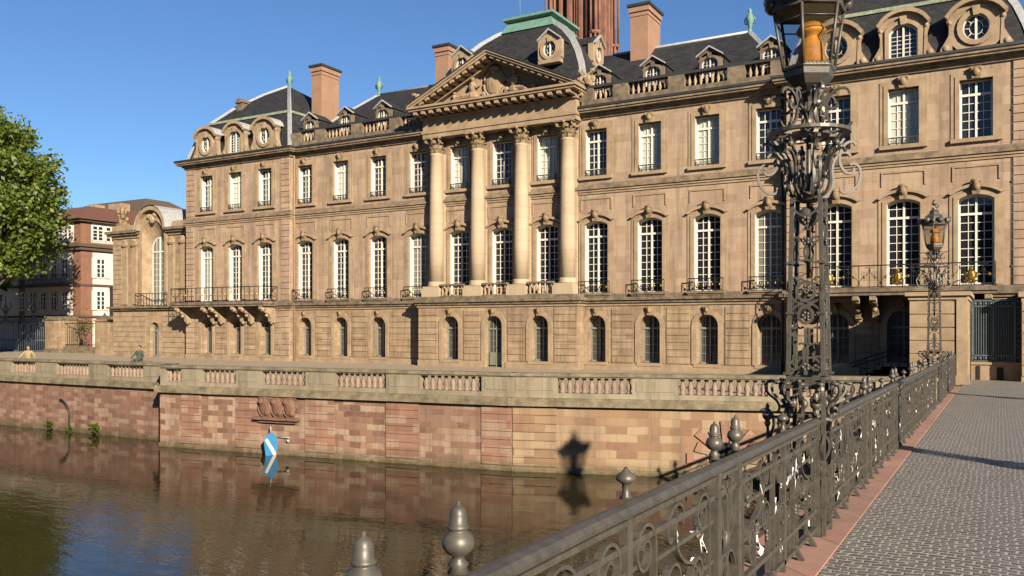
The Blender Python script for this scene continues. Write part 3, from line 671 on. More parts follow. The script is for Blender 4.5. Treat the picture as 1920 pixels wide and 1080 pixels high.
# --- roof balustrades
ro = MB(); rp = MB()
rbx = []
for wx, x0, x1 in ((WL, LPX[1]+.1, C0-5.1), (WR, C0+5.1, RPX[0]-.1)):
    ro.box(x0, x1, D-.35, D+.15, 11.68, 11.98); rp.box(x0, x1, D-.32, D+.12, 12.62, 12.76)
    for x in [(p+q)/2 for p, q in zip(wx, wx[1:])]+[x0+.25, x1-.25]: ro.box(x-.42, x+.42, D-.32, D+.12, 11.98, 12.62)
    for a in wx:
        for i in range(7): rbx.append(a-.87+i*.29)
rbo = objs('roof_balustrade', ro, M['trimdark'], palace)[0]; objs('coping_rail', rp, M['lead'], rbo)
rb0 = None; rbm = MB().add(bm_, lambda p: (p[0]*1.05, p[1]*1.05, p[2]*1.12))
for x in rbx:
    if rb0 is None: rb0 = obj('baluster', rbm, M['trim'], rbo, loc=(x, D-.1, 11.97))
    else: inst(rb0, rbo, (x, D-.1, 11.97))
# --- roofs
def hip(mb, x0, x1, y0, y1, prof, cap=True):
    R = [[(x0+sx, y0+sy, h), (x1-sx, y0+sy, h), (x1-sx, y1-sy, h), (x0+sx, y1-sy, h)] for sx, sy, h in prof]
    for a, b in zip(R, R[1:]):
        for i in range(4): j = (i+1) % 4; mb.face([a[i], a[j], b[j], b[i]])
    if cap: mb.face(R[-1])
    return R
def roof(name, x0, x1, y0, y1, prof, zr=.13, hips=(0, 1), zm=None, ridge=False, label=None):
    m = MB(); R = hip(m, x0, x1, y0, y1, prof); o = obj(name, m, M['slate'], palace, label=label)
    z = MB()
    for k in hips: z.tube([r[k] for r in R], 1, rect=(zr, .05), ref=(0, -1, .3))
    if ridge: z.tube([R[-1][0], R[-1][1]], .09, 6)
    obj('hip_flashing', z, zm or M['zinc'], o); return o
pprof = [(.05, .05, 11.68), (.12, .12, 11.95), (.3, .3, 12.6), (.62, .62, 13.5), (1.05, 1.05, 14.35), (1.2, 1.2, 14.5), (2.4, 2.4, 15.75), (3.7, 3.7, 16.75), (4.9, 4.9, 17.5)]
for (a, b), nmn in ((LPX, 'pavilion_roof'), (RPX, 'pavilion_roof')):
    o = roof(nmn, a, b, YP, 51.2, pprof, .14)
    m = MB(); s_ = 1.02
    for p0, p1 in (((a+s_, YP+s_), (b-s_, YP+s_)), ((b-s_, YP+s_), (b-s_, 51.2-s_))): m.tube([(p0[0], p0[1], 14.4), (p1[0], p1[1], 14.4)], 1, rect=(.07, .08))
    obj('break_moulding', m, M['mossy'], o)
wprof = [(0, 0, 11.7), (.3, .25, 12.3), (1.6, 2.2, 14.1), (3.05, 4.6, 15.95)]
for a, b, hp in ((LPX[1], C0-2, (0,)), (C0+2, RPX[0], (1,))):
    m = MB(); pf = [(sx if True else 0, sy, h) for sx, sy, h in wprof]
    x0, x1 = (a, b)
    R = []
    for sx, sy, h in wprof:
        R.append([(x0+(sx if 0 in hp else 0), D+.3+sy, h), (x1-(sx if 1 in hp else 0), D+.3+sy, h), (x1-(sx if 1 in hp else 0), 51.9-sy, h), (x0+(sx if 0 in hp else 0), 51.9-sy, h)])
    for p, q in zip(R, R[1:]):
        for i in range(4): j = (i+1) % 4; m.face([p[i], p[j], q[j], q[i]])
    m.face(R[-1]); o = obj('wing_roof', m, M['slate'], palace)
    z = MB(); z.tube([r[hp[0]] for r in R], 1, rect=(.11, .05), ref=(0, -1, .3)); z.tube([R[-1][0], R[-1][1]], .09, 6); obj('ridge_flashing', z, M['zinc'], o)
dprof = [(0, 0, 11.8), (.02, .05, 12.6), (.15, .2, 13.5), (.42, .5, 14.4), (.85, .95, 15.3), (1.45, 1.5, 16.2), (2.2, 2.15, 17.0), (3.0, 2.75, 17.6), (3.55, 3.1, 17.85)]
o = roof('central_roof', C0-5.05, C0+5.05, 41.75, 51.0, dprof, .17)
m = MB(); hip(m, C0-1.75, C0+1.75, 44.5, 48.3, [(0, 0, 17.7), (.1, .1, 17.95), (.35, .35, 18.35), (.05, .05, 18.45), (.05, .05, 18.6), (.4, .4, 18.75)]); m.tube([(C0-1.3, 46, 18.6), (C0-1.3, 46, 21.5)], .03, 5); obj('copper_crown', m, M['copper'], palace, label='pale green copper crown with a thin mast')
# --- dormers
def dormer(kind, wd=1.25, H=1.6, k=1.0):
    """front at y=0, base at z=0, centred on x=0"""
    f, zn, sl_ = MB(), MB(), MB(); r = .35
    if kind == 'oculus':
        cz, R0 = .98, .56; n = 20
        i_ = [(R0*cos(t)*.9, cz+R0*sin(t)) for t in [-pi/2+j*2*pi/n for j in range(n+1)]]; o_ = [((R0+.2)*cos(t)*.95, cz+(R0+.2)*sin(t)) for t in [-pi/2+j*2*pi/n for j in range(n+1)]]
        o2 = [((R0+.62)*cos(t), cz+(R0+.5)*sin(t)) for t in [-pi/2+j*2*pi/n for j in range(n+1)]]
        ring(f, [(x, z) for x, z in i_], o_, -.12, .4); ring(f, o_, [(max(-.92, min(.92, x)), max(.04, z)) for x, z in o2], -.03, .4)
        W, Ht = (.92 if k == 1 else .78), 1.7
        if k != 1: f.box(-.86, .86, -.14, .4, -.04, .22)
    else:
        op = outline(0, wd, .12, .12+H, r); W, Ht = wd/2+.28, H+.3
        ring(f, op, outline(0, wd+.34, .12, .12+H+.17, r*1.2), -.12, .4)
        ring(f, outline(0, wd+.34, .12, .12+H+.17, r*1.2), [(x*1.0, z) for x, z in outline(0, 2*W, 0, Ht+.22, r*1.6)], -.02, .4)
        f.box(-W, W, -.16, .4, 0, .12)
    # side scrolls
    for s_ in (-1, 1) if k == 1 else ():
        P = [(s_*W*.96, 0), (s_*(W+.42), 0), (s_*(W+.44), .2), (s_*(W+.30), .42), (s_*(W+.12), .75), (s_*(W+.10), 1.15), (s_*(W+.2), Ht-.35), (s_*(W+.02), Ht-.15)]
        f.prism(P, (-.06, .3)); f.ball((s_*(W+.22), -.06, .24), (.14, .06, .14)); f.ball((s_*(W+.08), -.06, Ht-.4), (.09, .05, .1))
    f.prism([(-.1, Ht-.25), (.1, Ht-.25), (.15, Ht+.15), (-.15, Ht+.15)], (-.2, 0))
    if kind in ('arch', 'oculus') and k == 1.0:    # arched stone hood and curved zinc roof
        hi = [(x, z-.02) for x, z in headpts(0, 2*W+.3, Ht+.36, .62)]; ho = headpts(0, 2*W+.52, Ht+.52, .68)
        ring(f, hi, ho, -.28, .3); inn = headpts(0, 2*W, Ht+.1, .4); ring(f, inn, hi, -.05, .3)
        for p, q in zip(ho, ho[1:]):
            zn.face([(p[0], -.26, p[1]+.012), (q[0], -.26, q[1]+.012), (q[0], 1.9, q[1]+.012), (p[0], 1.9, p[1]+.012)])
        for s_ in (-1, 1): zn.face([(s_*W, .3, 0), (s_*W, 2.4, 0), (s_*W, 2.4, Ht+.2), (s_*W, .3, Ht+.2)])
    else:                                          # triangular zinc hood
        P = [(-W-.12, Ht-.1), (0, Ht+.58), (W+.12, Ht-.1), (W+.12, Ht), (0, Ht+.70), (-W-.12, Ht)]
        zn.prism(P, (-.24, .0)); sl_.prism([(x, z-.01) for x, z in P], (0, 2.2)); f.prism([(-W, Ht-.1), (W, Ht-.1), (0, Ht+.55)], (-.02, .3))
        for s_ in (-1, 1): sl_.box(min(s_*W, s_*W*.96), max(s_*W, s_*W*.96), .3, 2.2, 0, Ht)
    return f, zn, sl_
def oculus_window(R0=.56):
    m, p = MB(), MB(); n = 20; c = .98
    T = [j*2*pi/n for j in range(n)]
    m.tube([(R0*.9*cos(t), 0, c+R0*sin(t)) for t in T], 1, rect=(.05, .05), ref=(0, 1, 0), closed=True); m.tube([(.26*cos(t), .01, c+.3*sin(t)) for t in T], .018, 4, True)
    m.box(-.045, .045, -.03, .05, c-R0, c+R0)
    for t in (0, pi/4, 3*pi/4, pi, 5*pi/4, 7*pi/4): m.tube([(.26*cos(t), .01, c+.3*sin(t)), (R0*.88*cos(t), .01, c+R0*.98*sin(t))], .017, 4)
    p.face([(R0*.9*cos(t), .05, c+R0*sin(t)) for t in reversed(T)]); return m, p
def shift(mb, x, y, z, s_=1, rot=0):
    c, q = cos(rot), sin(rot); return MB().add(mb, lambda p: (x+s_*(p[0]*c-p[1]*q), y+s_*(p[0]*q+p[1]*c), z+s_*p[2]))
def make_dormer(kind, hood, x, y, z, s_=1, rot=0, stone=None):
    f, zn, sl_ = dormer(kind, k=1.0 if hood == 'arch' else 2.0)
    o = obj('dormer', shift(f, x, y, z, s_, rot), stone or M['trim'], palace); obj('dormer_roof', shift(zn, x, y, z, s_, rot), M['zinc'], o)
    if sl_.v: obj('dormer_side', shift(sl_, x, y, z, s_, rot), M['slate'], o)
    if kind == 'oculus': m, p = oculus_window()
    else: m, p = win_frame(1.25, 1.6, .35, cols=4, rows=6, trans=1.0); m = MB().add(m, lambda q: (q[0], q[1], q[2]+.12)); p = MB().add(p, lambda q: (q[0], q[1], q[2]+.12))
    wv = obj('window', shift(MB().add(m, lambda q: (q[0], q[1]+.08, q[2])), x, y, z, s_, rot), M['white'], o)
    w2 = MB().add(p, lambda q: (q[0], q[1]+.08, q[2])); obj('dormer_pane', shift(w2, x, y, z, s_, rot), M['pane'], o)
for axs in (PL, PR):
    for i, a in enumerate(axs): make_dormer('arch' if i == 1 else 'oculus', 'arch', a, YP-.02, 11.7, .93 if i == 1 else 1.0)
for a in WL[:3]+WR[1:]+[WR[0]]: make_dormer('arch', 'tri', a, 42.05, 12.35, .66, stone=M['trimdark'])
for a in (WC[0], WC[2]): make_dormer('oculus', 'tri', a, 41.9, 14.55, .78)
make_dormer('oculus', 'tri', C0+4.45, 44.9, 14.8, .78, rot=pi/2)
m = MB(); m.box(-47.3, -46.7, 43.2, 44.6, 15.2, 15.95); m.prism([(-47.4, 15.95), (-46.6, 15.95), (-47, 16.3)], (43.1, 45)); obj('small_roof_dormer', m, M['trimdark'], palace)
# --- chimneys
for (x0, x1, y0, y1) in ((-41.65, -40.75, 44.8, 46.6), (-18.15, -17.1, 45.3, 47.3), (-31.75, -30.75, 45.6, 47.6), (-8.05, -7.1, 44.8, 46.6)):
    m = MB(); m.box(x0, x1, y0, y1, 12.5, 17.75); m.box(x0-.04, x1+.04, y0-.04, y1+.04, 17.5, 17.6); m.box(x0-.08, x1+.08, y0-.08, y1+.08, 17.75, 18.05)
    c = obj('chimney', m, M['chimney'], palace); k = MB(); k.box(x0-.16, x1+.16, y0-.16, y1+.16, 18.05, 18.2); k.box(x0+.1, x1-.1, y0+.1, y1-.1, 18.2, 18.3); obj('chimney_cap', k, M['lead'], c)
# --- copper urns on the roofs
for x, y, z in ((-45.1, 46.2, 17.4), (-37.07, 46.5, 15.9), (-11.73, 46.5, 15.9), (-3.7, 46.2, 17.4)):
    m = MB(); m.lathe([(.16, -.3), (.18, .0), (.10, .12), (.08, .25), (.17, .5), (.22, .75), (.15, .98), (.07, 1.05), (.11, 1.15), (.08, 1.25), (.02, 1.36)], (x, y, z), 12)
    for s_ in (-1, 1): m.tube([(x+s_*.19, y, z+.85), (x+s_*.29, y, z+.75), (x+s_*.26, y, z+.5), (x+s_*.16, y, z+.5)], .035, 5)
    obj('roof_urn', m, M['copper'], palace)
# --- downpipes
for x, y in ((-40.02, 41.42), (-50.16, 41.3), (.42, 41.16), (-8.95, 41.5)):
    m = MB(); m.tube([(x, y, HT), (x, y, 11.3)], .06, 6)
    for z in (-1, 2.5, 6, 9): m.tube([(x, y, z), (x, y, z+.06)], .085, 6)
    obj('downpipe', m, M['chimney'] if x < -45 or x == -40.02 else M['lead'], palace)
# ------------------------------------------------------------------ quay wall, balustrades
def obox(mb, P, Q, s0, s1, o0, o1, z0, z1):
    L = sqrt((Q[0]-P[0])**2+(Q[1]-P[1])**2); dx, dy = (Q[0]-P[0])/L, (Q[1]-P[1])/L; nx, ny = dy, -dx
    c = lambda s_, o, z: (P[0]+dx*s_+nx*o, P[1]+dy*s_+ny*o, z)
    mb.hull8([c(s0, o1, z0), c(s1, o1, z0), c(s1, o0, z0), c(s0, o0, z0)], [c(s0, o1, z1), c(s1, o1, z1), c(s1, o0, z1), c(s0, o0, z1)])
LM, LR = 12.61, 10.71
secs = [(QL[0], QL[1], 35.0, [(-1, .6), (2.4, 3.6), (5.4, 6.6), (8.6, 9.8), (11.8, 13), (15, 16.2), (18.1, 19.3), (21.4, 22.6), (24.6, 25.9), (27.5, 28.87), (30.82, 31.91), (33.92, 35)], M['quayL']),
        (QA, QB, LM, [(0, .2), (.92, 1.76), (3.14, 4.14), (5.79, 6.87), (8.62, 9.75), (11.68, LM)], M['quay']),
        (QB, QC, LR, [(0, 1.25), (3.25, 4.45), (6.71, 7.3), (9.3, LR)], M['quayR'])]
qw = thing('quay_wall', 'long red and ochre block river wall along the far bank', 'wall', (-11.55, 20.4, -3.93))
cp = MB()
for k, (P, Q, L, peds, mat) in enumerate(secs):
    m = MB(); obox(m, P, Q, -240 if k == 0 else 0, L+.02, -.55, 0, -4.8, -2.12); obj('wall_face', m, mat, qw)
    e = .06 if k else 0
    obox(cp, P, Q, -240 if k == 0 else -.1, L+(.05 if k else 0), -.5, .16, -2.14, -2.0); obox(cp, P, Q, -240 if k == 0 else -.1, L+(.05 if k else 0), -.5, .11, -2.0, -1.92)
    pm = MB()
    if k:
        for a, b in peds:
            if b-a < .3 or (k == 2 and a > 0): continue
            n = 7; h = 1.62/n
            for i in range(n): obox(pm, P, Q, a+.02, min(b, L)-.02, -.1, .035, -3.78+i*h+.007, -3.78+(i+1)*h-.007)
        objs('rusticated_pilaster', pm, M['pil'] if k == 1 else mat, qw, .05)
        pm = MB(); obox(pm, P, Q, 0, L, -.1, .06, -4.5, -3.80); obj('foot_course', pm, mat, qw)
m = MB(); obox(m, (-24.95, 19.7), (-24.07, 18.73), -.1, 1.31, -.5, 0.0, -4.8, -2.12); obj('wall_return', m, M['quay'], qw)
obox(cp, (-24.95, 19.7), (-24.07, 18.73), -.1, 1.36, -.5, .15, -2.135, -1.925); obj('coping', cp, M['coping'], qw, label='greenish grey lichened coping')
bq = MB().add(bm_, lambda p: (p[0]*.95, p[1]*.95, p[2]*.72))
for grp, lab, cat_l in (([0], 'long stone balustrade on the set back river wall before the white house', None), ([1, 2], 'stone balustrade with pink balusters on the projecting river wall, running to the bridge', None)):
    t = thing('quay_balustrade', lab, 'balustrade', (secs[grp[0]][1][0], secs[grp[0]][1][1], -1.92)); m = MB(); r = MB(); b0 = None
    for k in grp:
        P, Q, L, peds, mat = secs[k]; dx, dy = (Q[0]-P[0])/L, (Q[1]-P[1])/L
        obox(m, P, Q, -30 if k == 0 else 0, L, -.34, -.02, -1.92, -1.79)
        obox(r, P, Q, -30 if k == 0 else -.05, L+.03, -.38, .03, -1.34, -1.25); obox(r, P, Q, -30 if k == 0 else -.03, L+.01, -.34, -.01, -1.375, -1.34)
        for a, b in peds: obox(m, P, Q, a, min(b, L), -.35, -.015, -1.79, -1.375); obox(m, P, Q, a+.1, min(b, L)-.1, -.3, .0, -1.72, -1.44)
        for (a0, a), (b, b1) in zip(peds, peds[1:]):
            n = max(2, round((b-a)/.205))
            for i in range(n):
                s_ = a+(i+.5)*(b-a)/n; loc = (P[0]+dx*s_+dy*-.18, P[1]+dy*s_-dx*-.18, -1.79)
                if b0 is None: b0 = obj('baluster', bq, M['baluster'], t, loc=loc)
                else: inst(b0, t, loc)
    if 1 in grp: obox(m, (-24.95, 19.7), (-24.07, 18.73), 0, 1.31, -.34, -.02, -1.92, -1.375); obox(r, (-24.95, 19.7), (-24.07, 18.73), -.05, 1.34, -.38, .03, -1.375, -1.25)
    obj('pedestals', m, M['panel'], t); obj('handrail', r, M['coping'], t)
def onq(k, s_, o, z):
    P, Q, L = secs[k][:3]; dx, dy = (Q[0]-P[0])/L, (Q[1]-P[1])/L; return (P[0]+dx*s_+dy*o, P[1]+dy*s_-dx*o, z)
# carved relief on a shelf
loc = onq(1, 4.8, 0, -2.9); t = thing('carved_relief', 'red sandstone relief of three carved shields on a shelf below the coping', 'carving', loc)
m = MB(); obox(m, QA, QB, 3.98, 5.62, 0, .22, -2.86, -2.78); obox(m, QA, QB, 4.1, 5.5, 0, .12, -2.95, -2.86); obj('shelf', m, M['redrelief'], t)
m = MB()
for s_, rx in ((4.35, .26), (4.82, .24), (5.28, .24)):
    c = onq(1, s_, .06, -2.48); m.ball(c, (rx, .13, .29), 12, 7); c = onq(1, s_-.12, .14, -2.3); m.ball(c, (.1, .08, .1), 8, 5); c = onq(1, s_+.1, .12, -2.62); m.ball(c, (.12, .08, .12), 8, 5)
    m.tube([onq(1, s_+rx*1.0*cos(q), .08, -2.48+.3*sin(q)) for q in [j*pi/8 for j in range(16)]], .035, 5, True)
m.tube([onq(1, 4.1+i*.2, .05+.02*sin(i), -2.2+.03*sin(i*2)) for i in range(8)], .06, 6); objs('shield', m, M['redrelief'], t)
# drain with radiating stones
loc = onq(2, 5.65, 0, -3.3); t = thing('drain_arch', 'round drain mouth ringed by radiating red stones behind the bridge railing', 'drain', loc)
m = MB(); m.face([onq(2, 5.65+.42*cos(q), .012, -3.42+.42*sin(q)) for q in [j*pi/8 for j in range(16)]]); obj('opening', m, M['recess'], t)
m = MB()
for j in range(9):
    q = pi*(j)/8; r0, r1 = .43, .98 if j % 2 == 0 else .8; w0, w1 = .07, .13; cs, sn = cos(q), sin(q)
    f4 = lambda o: [onq(2, 5.65+cs*r0+sn*w0, o, -3.42+sn*r0-cs*w0), onq(2, 5.65+cs*r1+sn*w1, o, -3.42+sn*r1-cs*w1), onq(2, 5.65+cs*r1-sn*w1, o, -3.42+sn*r1+cs*w1), onq(2, 5.65+cs*r0-sn*w0, o, -3.42+sn*r0+cs*w0)]
    m.hull8(f4(-.02), f4(.05))
objs('radiating_stone', m, M['pil'], t, -.0001)
# blue board at the waterline
loc = onq(1, 4.78, .1, -3.9); t = thing('blue_board', 'bright blue board with a white diagonal stripe standing in the water against the red wall', 'board', loc)
P0 = onq(1, 4.60, .46, 0); P1 = onq(1, 4.74, .02, 0)
q = lambda f, z, o=0: (P0[0]+(P1[0]-P0[0])*f+o*.87, P0[1]+(P1[1]-P0[1])*f+o*.5, z)
def plate(pts, o0, o1):
    m = MB(); n = len(pts); m.face([q(f, z, o1) for f, z in pts]); m.face([q(f, z, o0) for f, z in reversed(pts)])
    for i in range(n): a, b = pts[i], pts[(i+1) % n]; m.face([q(a[0], a[1], o0), q(b[0], b[1], o0), q(b[0], b[1], o1), q(a[0], a[1], o1)])
    return m
obj('panel', plate([(.18, -4.0), (1, -3.95), (1, -3.42), (.55, -3.22), (0, -3.42), (.08, -3.7)], 0, .03), M['blue'], t)
obj('stripe', plate([(.02, -3.44), (.2, -3.40), (.95, -3.93), (.72, -3.97)], .03, .036), M['white'], t)
m = MB(); m.tube([q(.55, -3.25), q(.55, -3.05)], .02, 5); m.tube([q(1.0, -3.4), tuple(onq(1, 5.3, .1, -3.38))], .015, 5); m.ball(onq(1, 5.22, .08, -3.48), .05); obj('bracket', m, M['zinc'], t)
# black rod following a dark curved streak, and weeds on the left wall
m = MB(); m.tube([onq(0, 29.2+.12*k_ if k_ < 5 else 29.75, .05, -2.75-.02*k_**2 if k_ < 5 else -3.2-.2*(k_-5)) for k_ in range(9)], .045, 6)
top('dark_streak_rod', m, M['blackrubber'], 'bent black rod in place of a dark streak on the red wall by the weeds', 'rod', org=onq(0, 29.2, 0, -2.8))
def weed(s_, z, n, lab):
    m = MB(); rr = random.Random(int(s_*10)); c = onq(0, s_, .08, z)
    for i in range(n):
        a = rr.uniform(0, 2*pi); l = rr.uniform(.06, .19); e = rr.uniform(.2, 1.4); p = Vector(c)+Vector((rr.uniform(-.14, .14), -rr.uniform(0, .16), rr.uniform(-.1, .14)))
        d = Vector((cos(a)*cos(e), -abs(sin(a))*cos(e), sin(e)))*l; u = d.cross(Vector((0, 1, .3))).normalized()*l*.32
        m.face([p, p+d*.5+u, p+d, p+d*.5-u])
    o = top('wall_weed', m, M['leaf'], lab, 'plant', 'weeds growing from the river wall', org=c)
weed(28.7, -3.78, 60, 'thin green weed on the wall foot left of the bent black rod'); weed(31.5, -3.72, 110, 'bushier green weed on the wall foot right of the bent black rod'); weed(29.9, -3.9, 24, 'tiny low weed at the waterline beside the bent black rod')
# ------------------------------------------------------------------ terrace end wall and gate by the bridge
t = thing('terrace_end_wall', 'pale stone terrace wall and pier where the bridge railing ends', 'wall', (-1.7, 34.8, -2.1))
m = MB(); m.box(-2.9, -1.03, 34.85, 41.2, -2.5, 1.0); obj('wall', m, M['gf'], t)
m = MB(); courses(m, -2.9, -1.4, -1.95, .95, 34.85, 6, .04, .04); m.box(-2.95, -.98, 34.78, 41.2, 1.0, 1.14); m.box(-3.05, -.9, 34.66, 41.2, 1.14, 1.28); m.box(-1.36, -1.0, 34.76, 35.2, -2.1, 1.0); m.box(-1.42, -.94, 34.7, 35.2, -2.1, -1.75); obj('pier_and_cap', m, M['trim'], t)
t = thing('gate', 'blue grey iron grille gate above a stone sill at the end of the bridge', 'gate', (0, 38.8, -2.1))
m = MB(); m.box(-1.0, 1.4, 38.86, 39.3, -2.2, -1.42); m.box(-1.0, 1.4, 38.8, 39.3, -1.5, -1.4); obj('sill', m, M['trim'], t)
m = MB(); m.box(-.8, -.68, 38.82, 38.85, -2.1, -1.55); m.box(-.1, .12, 38.82, 38.85, -2.1, -1.6); objs('sill_opening', m, M['recess'], t)
m = MB(); m.box(-1.0, .72, 38.98, 39.1, -1.4, 1.1); obj('back_panel', m, M['gateblue'], t)
m = MB()
for z in (-1.36, -1.14, .82, 1.04): m.box(-.95, .52, 38.9, 38.97, z-.025, z+.025)
for x in (-.95, .52, -.22): m.box(x-.035, x+.035, 38.9, 38.97, -1.4, 1.08)
for i in range(17): x = -.9+i*.086; m.box(x-.012, x+.012, 38.92, 38.95, -1.3, 1.0)
for i in range(8):
    for z in (-1.25, .93): m.ball((-.86+i*.185, 38.92, z), (.045, .03, .06), 6, 4)
for i in range(11): m.ball((.64, 38.9, -1.2+i*.22), (.04, .03, .06), 6, 4)
obj('grille', m, M['gatepale'], t)
t = thing('gate_pier', 'sunlit stone gate pier at the right edge', 'pier', (1.2, 38.2, -2.1)); m = MB(); m.box(.72, 1.9, 38.1, 41.2, -2.2, 1.15); obj('shaft', m, M['gf'], t)
m = MB(); courses(m, .74, 1.88, -1.9, 1.0, 38.1, 7); m.box(.62, 2.0, 38.0, 41.2, 1.15, 1.35); obj('cap', m, M['trim'], t)
# steps with a handrail before the garden door
t = thing('garden_steps', 'stone steps with a sloping iron handrail before the dark garden door', 'steps', (-4.6, 40, HT))
m = MB()
for i in range(5): m.box(-5.6+i*.3, -2.95, 39.4, 41.2, HT, HT+.14*(i+1))
m.box(-6.3, -5.2, 39.0, 39.4, HT, HT+.5); m.ball((-5.9, 39.2, HT+.5), (.5, .22, .2)); obj('treads', m, M['trim'], t)
m = MB()
for dy in (0,):
    for dz in (0, -.18): m.tube([(-5.7, 39.4, -1.6+dz), (-4.9, 39.4, -1.3+dz), (-4.1, 39.4, -1.02+dz), (-3.3, 39.4, -.98+dz)], .03, 5)
    for i in range(8): x = -5.6+i*.32; m.tube([(x, 39.4, HT), (x, 39.4, -1.6+min(.6, (x+5.7)*.37))], .018, 4)
obj('handrail', m, M['irondark'], t)
# ------------------------------------------------------------------ annex at the left end of the palace
t = thing('palace_annex', 'lower end pavilion with one tall arched window under a curved gable', 'building', (-54.6, 42, HT))
AX = -54.6; Ya = 42.0; m, tr2, k2 = MB(), MB(), MB()
wall(m, -59.4, -50.1, HT-.3, 1.3, Ya, [(AX, .95, -2.2, .35, .475)], .4); wall(m, -59.4, -50.1, 1.3, 7.1, Ya, [(AX, 2.9, 1.6, 7.09, 0)], .02)
m.box(-59.4, -50.1, Ya+.62, 52, HT, 7.0); m.box(AX-1.3, AX+1.3, Ya+.62, Ya+1, 7.0, 8.0); m.face([(-59.4, Ya, HT-.3), (-59.4, Ya+.6, HT-.3), (-59.4, Ya+.6, 7.1), (-59.4, Ya, 7.1)])
obj('wall', m, M['gf'], t)
n = MB()     # deep arched niche round the window
io = outline(0, 1.75, 1.6, 6.75, .875); oo = outline(0, 2.5, 1.6, 7.9, 1.25)
for i in range(len(io)-1): a, b, c, d = io[i], io[i+1], oo[i+1], oo[i]; n.face([(AX+a[0], Ya+.58, a[1]), (AX+b[0], Ya+.58, b[1]), (AX+c[0], Ya-.1, c[1]), (AX+d[0], Ya-.1, d[1])])
ring(n, [(AX+x, z) for x, z in oo], [(AX+x, z) for x, z in outline(0, 3.0, 1.6, 8.25, 1.5)], Ya-.14, Ya+.3); obj('niche', n, M['trim'], t)
courses(k2, -59.35, AX-.95, -1.9, 1.15, Ya, 8); courses(k2, AX+.95, -50.3, -1.9, 1.15, Ya, 8); courses(k2, -59.38, -58.4, 1.75, 6.6, Ya, 13)
cornice(k2, -59.4, AX-1.6, Ya, [(6.75, 6.95, .1)], (1, 0)); cornice(k2, AX+1.6, -50.1, Ya, [(6.75, 6.95, .1)], (0, 0)); ring(k2, [(AX+x, z) for x, z in outline(0, 2.96, 7.0, 8.22, 1.48)], [(AX+x, z) for x, z in outline(0, 3.3, 7.0, 8.9, 1.65)], Ya-.08, Ya+.4); k2.box(-59.45, -56.6, Ya-.05, Ya+.5, 7.3, 7.75); k2.box(-52.6, -50.1, Ya-.05, Ya+.5, 7.3, 7.75)
for x in (-57.9, -56.8, -52.6, -51.4): k2.box(x-.25, x+.25, Ya-.1, Ya, 1.7, 6.5); k2.ball((x, Ya-.12, 6.25), (.42, .14, .22)); k2.ball((x, Ya-.12, 6.5), (.3, .14, .15))
gable = outline(0, 3.4, 7.2, 8.95, 1.7); ring(k2, [(AX+x*.86, 7.2+(z-7.2)*.84) for x, z in gable], [(AX+x, z) for x, z in gable], Ya-.45, Ya+.5)
k2.ball((AX, Ya-.2, 8.0), (.28, .2, .36)); k2.ball((AX+.3, Ya-.2, 8.3), (.22, .15, .18)); k2.ball((AX-.35, Ya-.2, 8.2), (.22, .15, .2))
objs('moulding', k2, M['trim'], t, .06)
d2 = MB(); cornice(d2, -59.4, AX-1.6, Ya, [(6.95, 7.1, .3), (7.1, 7.3, .45)], (1, 0)); cornice(d2, AX+1.6, -50.1, Ya, [(6.95, 7.1, .3), (7.1, 7.3, .45)], (0, 0)); cornice(d2, -59.4, -50.1, Ya, [(1.26, 1.4, .2), (1.4, 1.55, .35)], (1, 0)); obj('cornice', d2, M['trimdark'], t)
z = MB(); gp = [(AX+x*1.02, 7.25+(zz-7.2)*1.02) for x, zz in gable]
for p, q_ in zip(gp, gp[1:]): z.face([(p[0], Ya-.48, p[1]), (q_[0], Ya-.48, q_[1]), (q_[0], Ya+5, q_[1]), (p[0], Ya+5, p[1])])
obj('curved_roof', z, M['zinc'], t); z = MB(); hip(z, -59.2, -50.15, 43, 52, [(0, 0, 7.1), (1.2, 1.2, 8.2), (2.8, 2.8, 9.3)]); z.ball((-51.5, 43.6, 8.7), (.7, .6, .8)); obj('roof', z, M['slate'], t)
for x, r in ((-58.6, 5), (-50.9, 6)):
    v = MB(); rr = random.Random(r)
    v.box(x-.35, x+.35, Ya-.05, Ya+.6, 7.75, 7.95)
    for i in range(14): v.ball((x+rr.uniform(-.3, .3), Ya+.25+rr.uniform(-.2, .2), 8.0+rr.uniform(0, .95)), (rr.uniform(.1, .22), .18, rr.uniform(.12, .25)), 6, 4)
    v.lathe([(.2, 0), (.28, .3), (.15, .8), (.2, 1.2), (.05, 1.5)], (x, Ya+.25, 7.95), 8); obj('trophy', v, M['relief'], t)
f, p = win_frame(1.75, 5.1, .875, cols=4, rows=9, trans=.78, trows=1, mull=.12); f = shift(f, AX, Ya+.50, 1.65); p = shift(p, AX, Ya+.48, 1.65)
o = obj('window', f, M['white'], t); obj('pane', p, M['curtain'], o)
f, p = win_frame(.95, 2.5, .475, cols=2, rows=5, trans=.75, trows=1); o = obj('door', shift(f, AX, Ya+.3, -2.18), M['greywin'], t); obj('pane', shift(p, AX, Ya+.3, -2.18), M['paneg'], o)
r, gg = railing_mb(3.6, .95); obj('balcony_railing', shift(r, AX, Ya-.3, 1.55), M['irondark'], t); m = MB(); m.box(-59.4, -50.2, Ya-.12, Ya, 1.55, 2.35); 
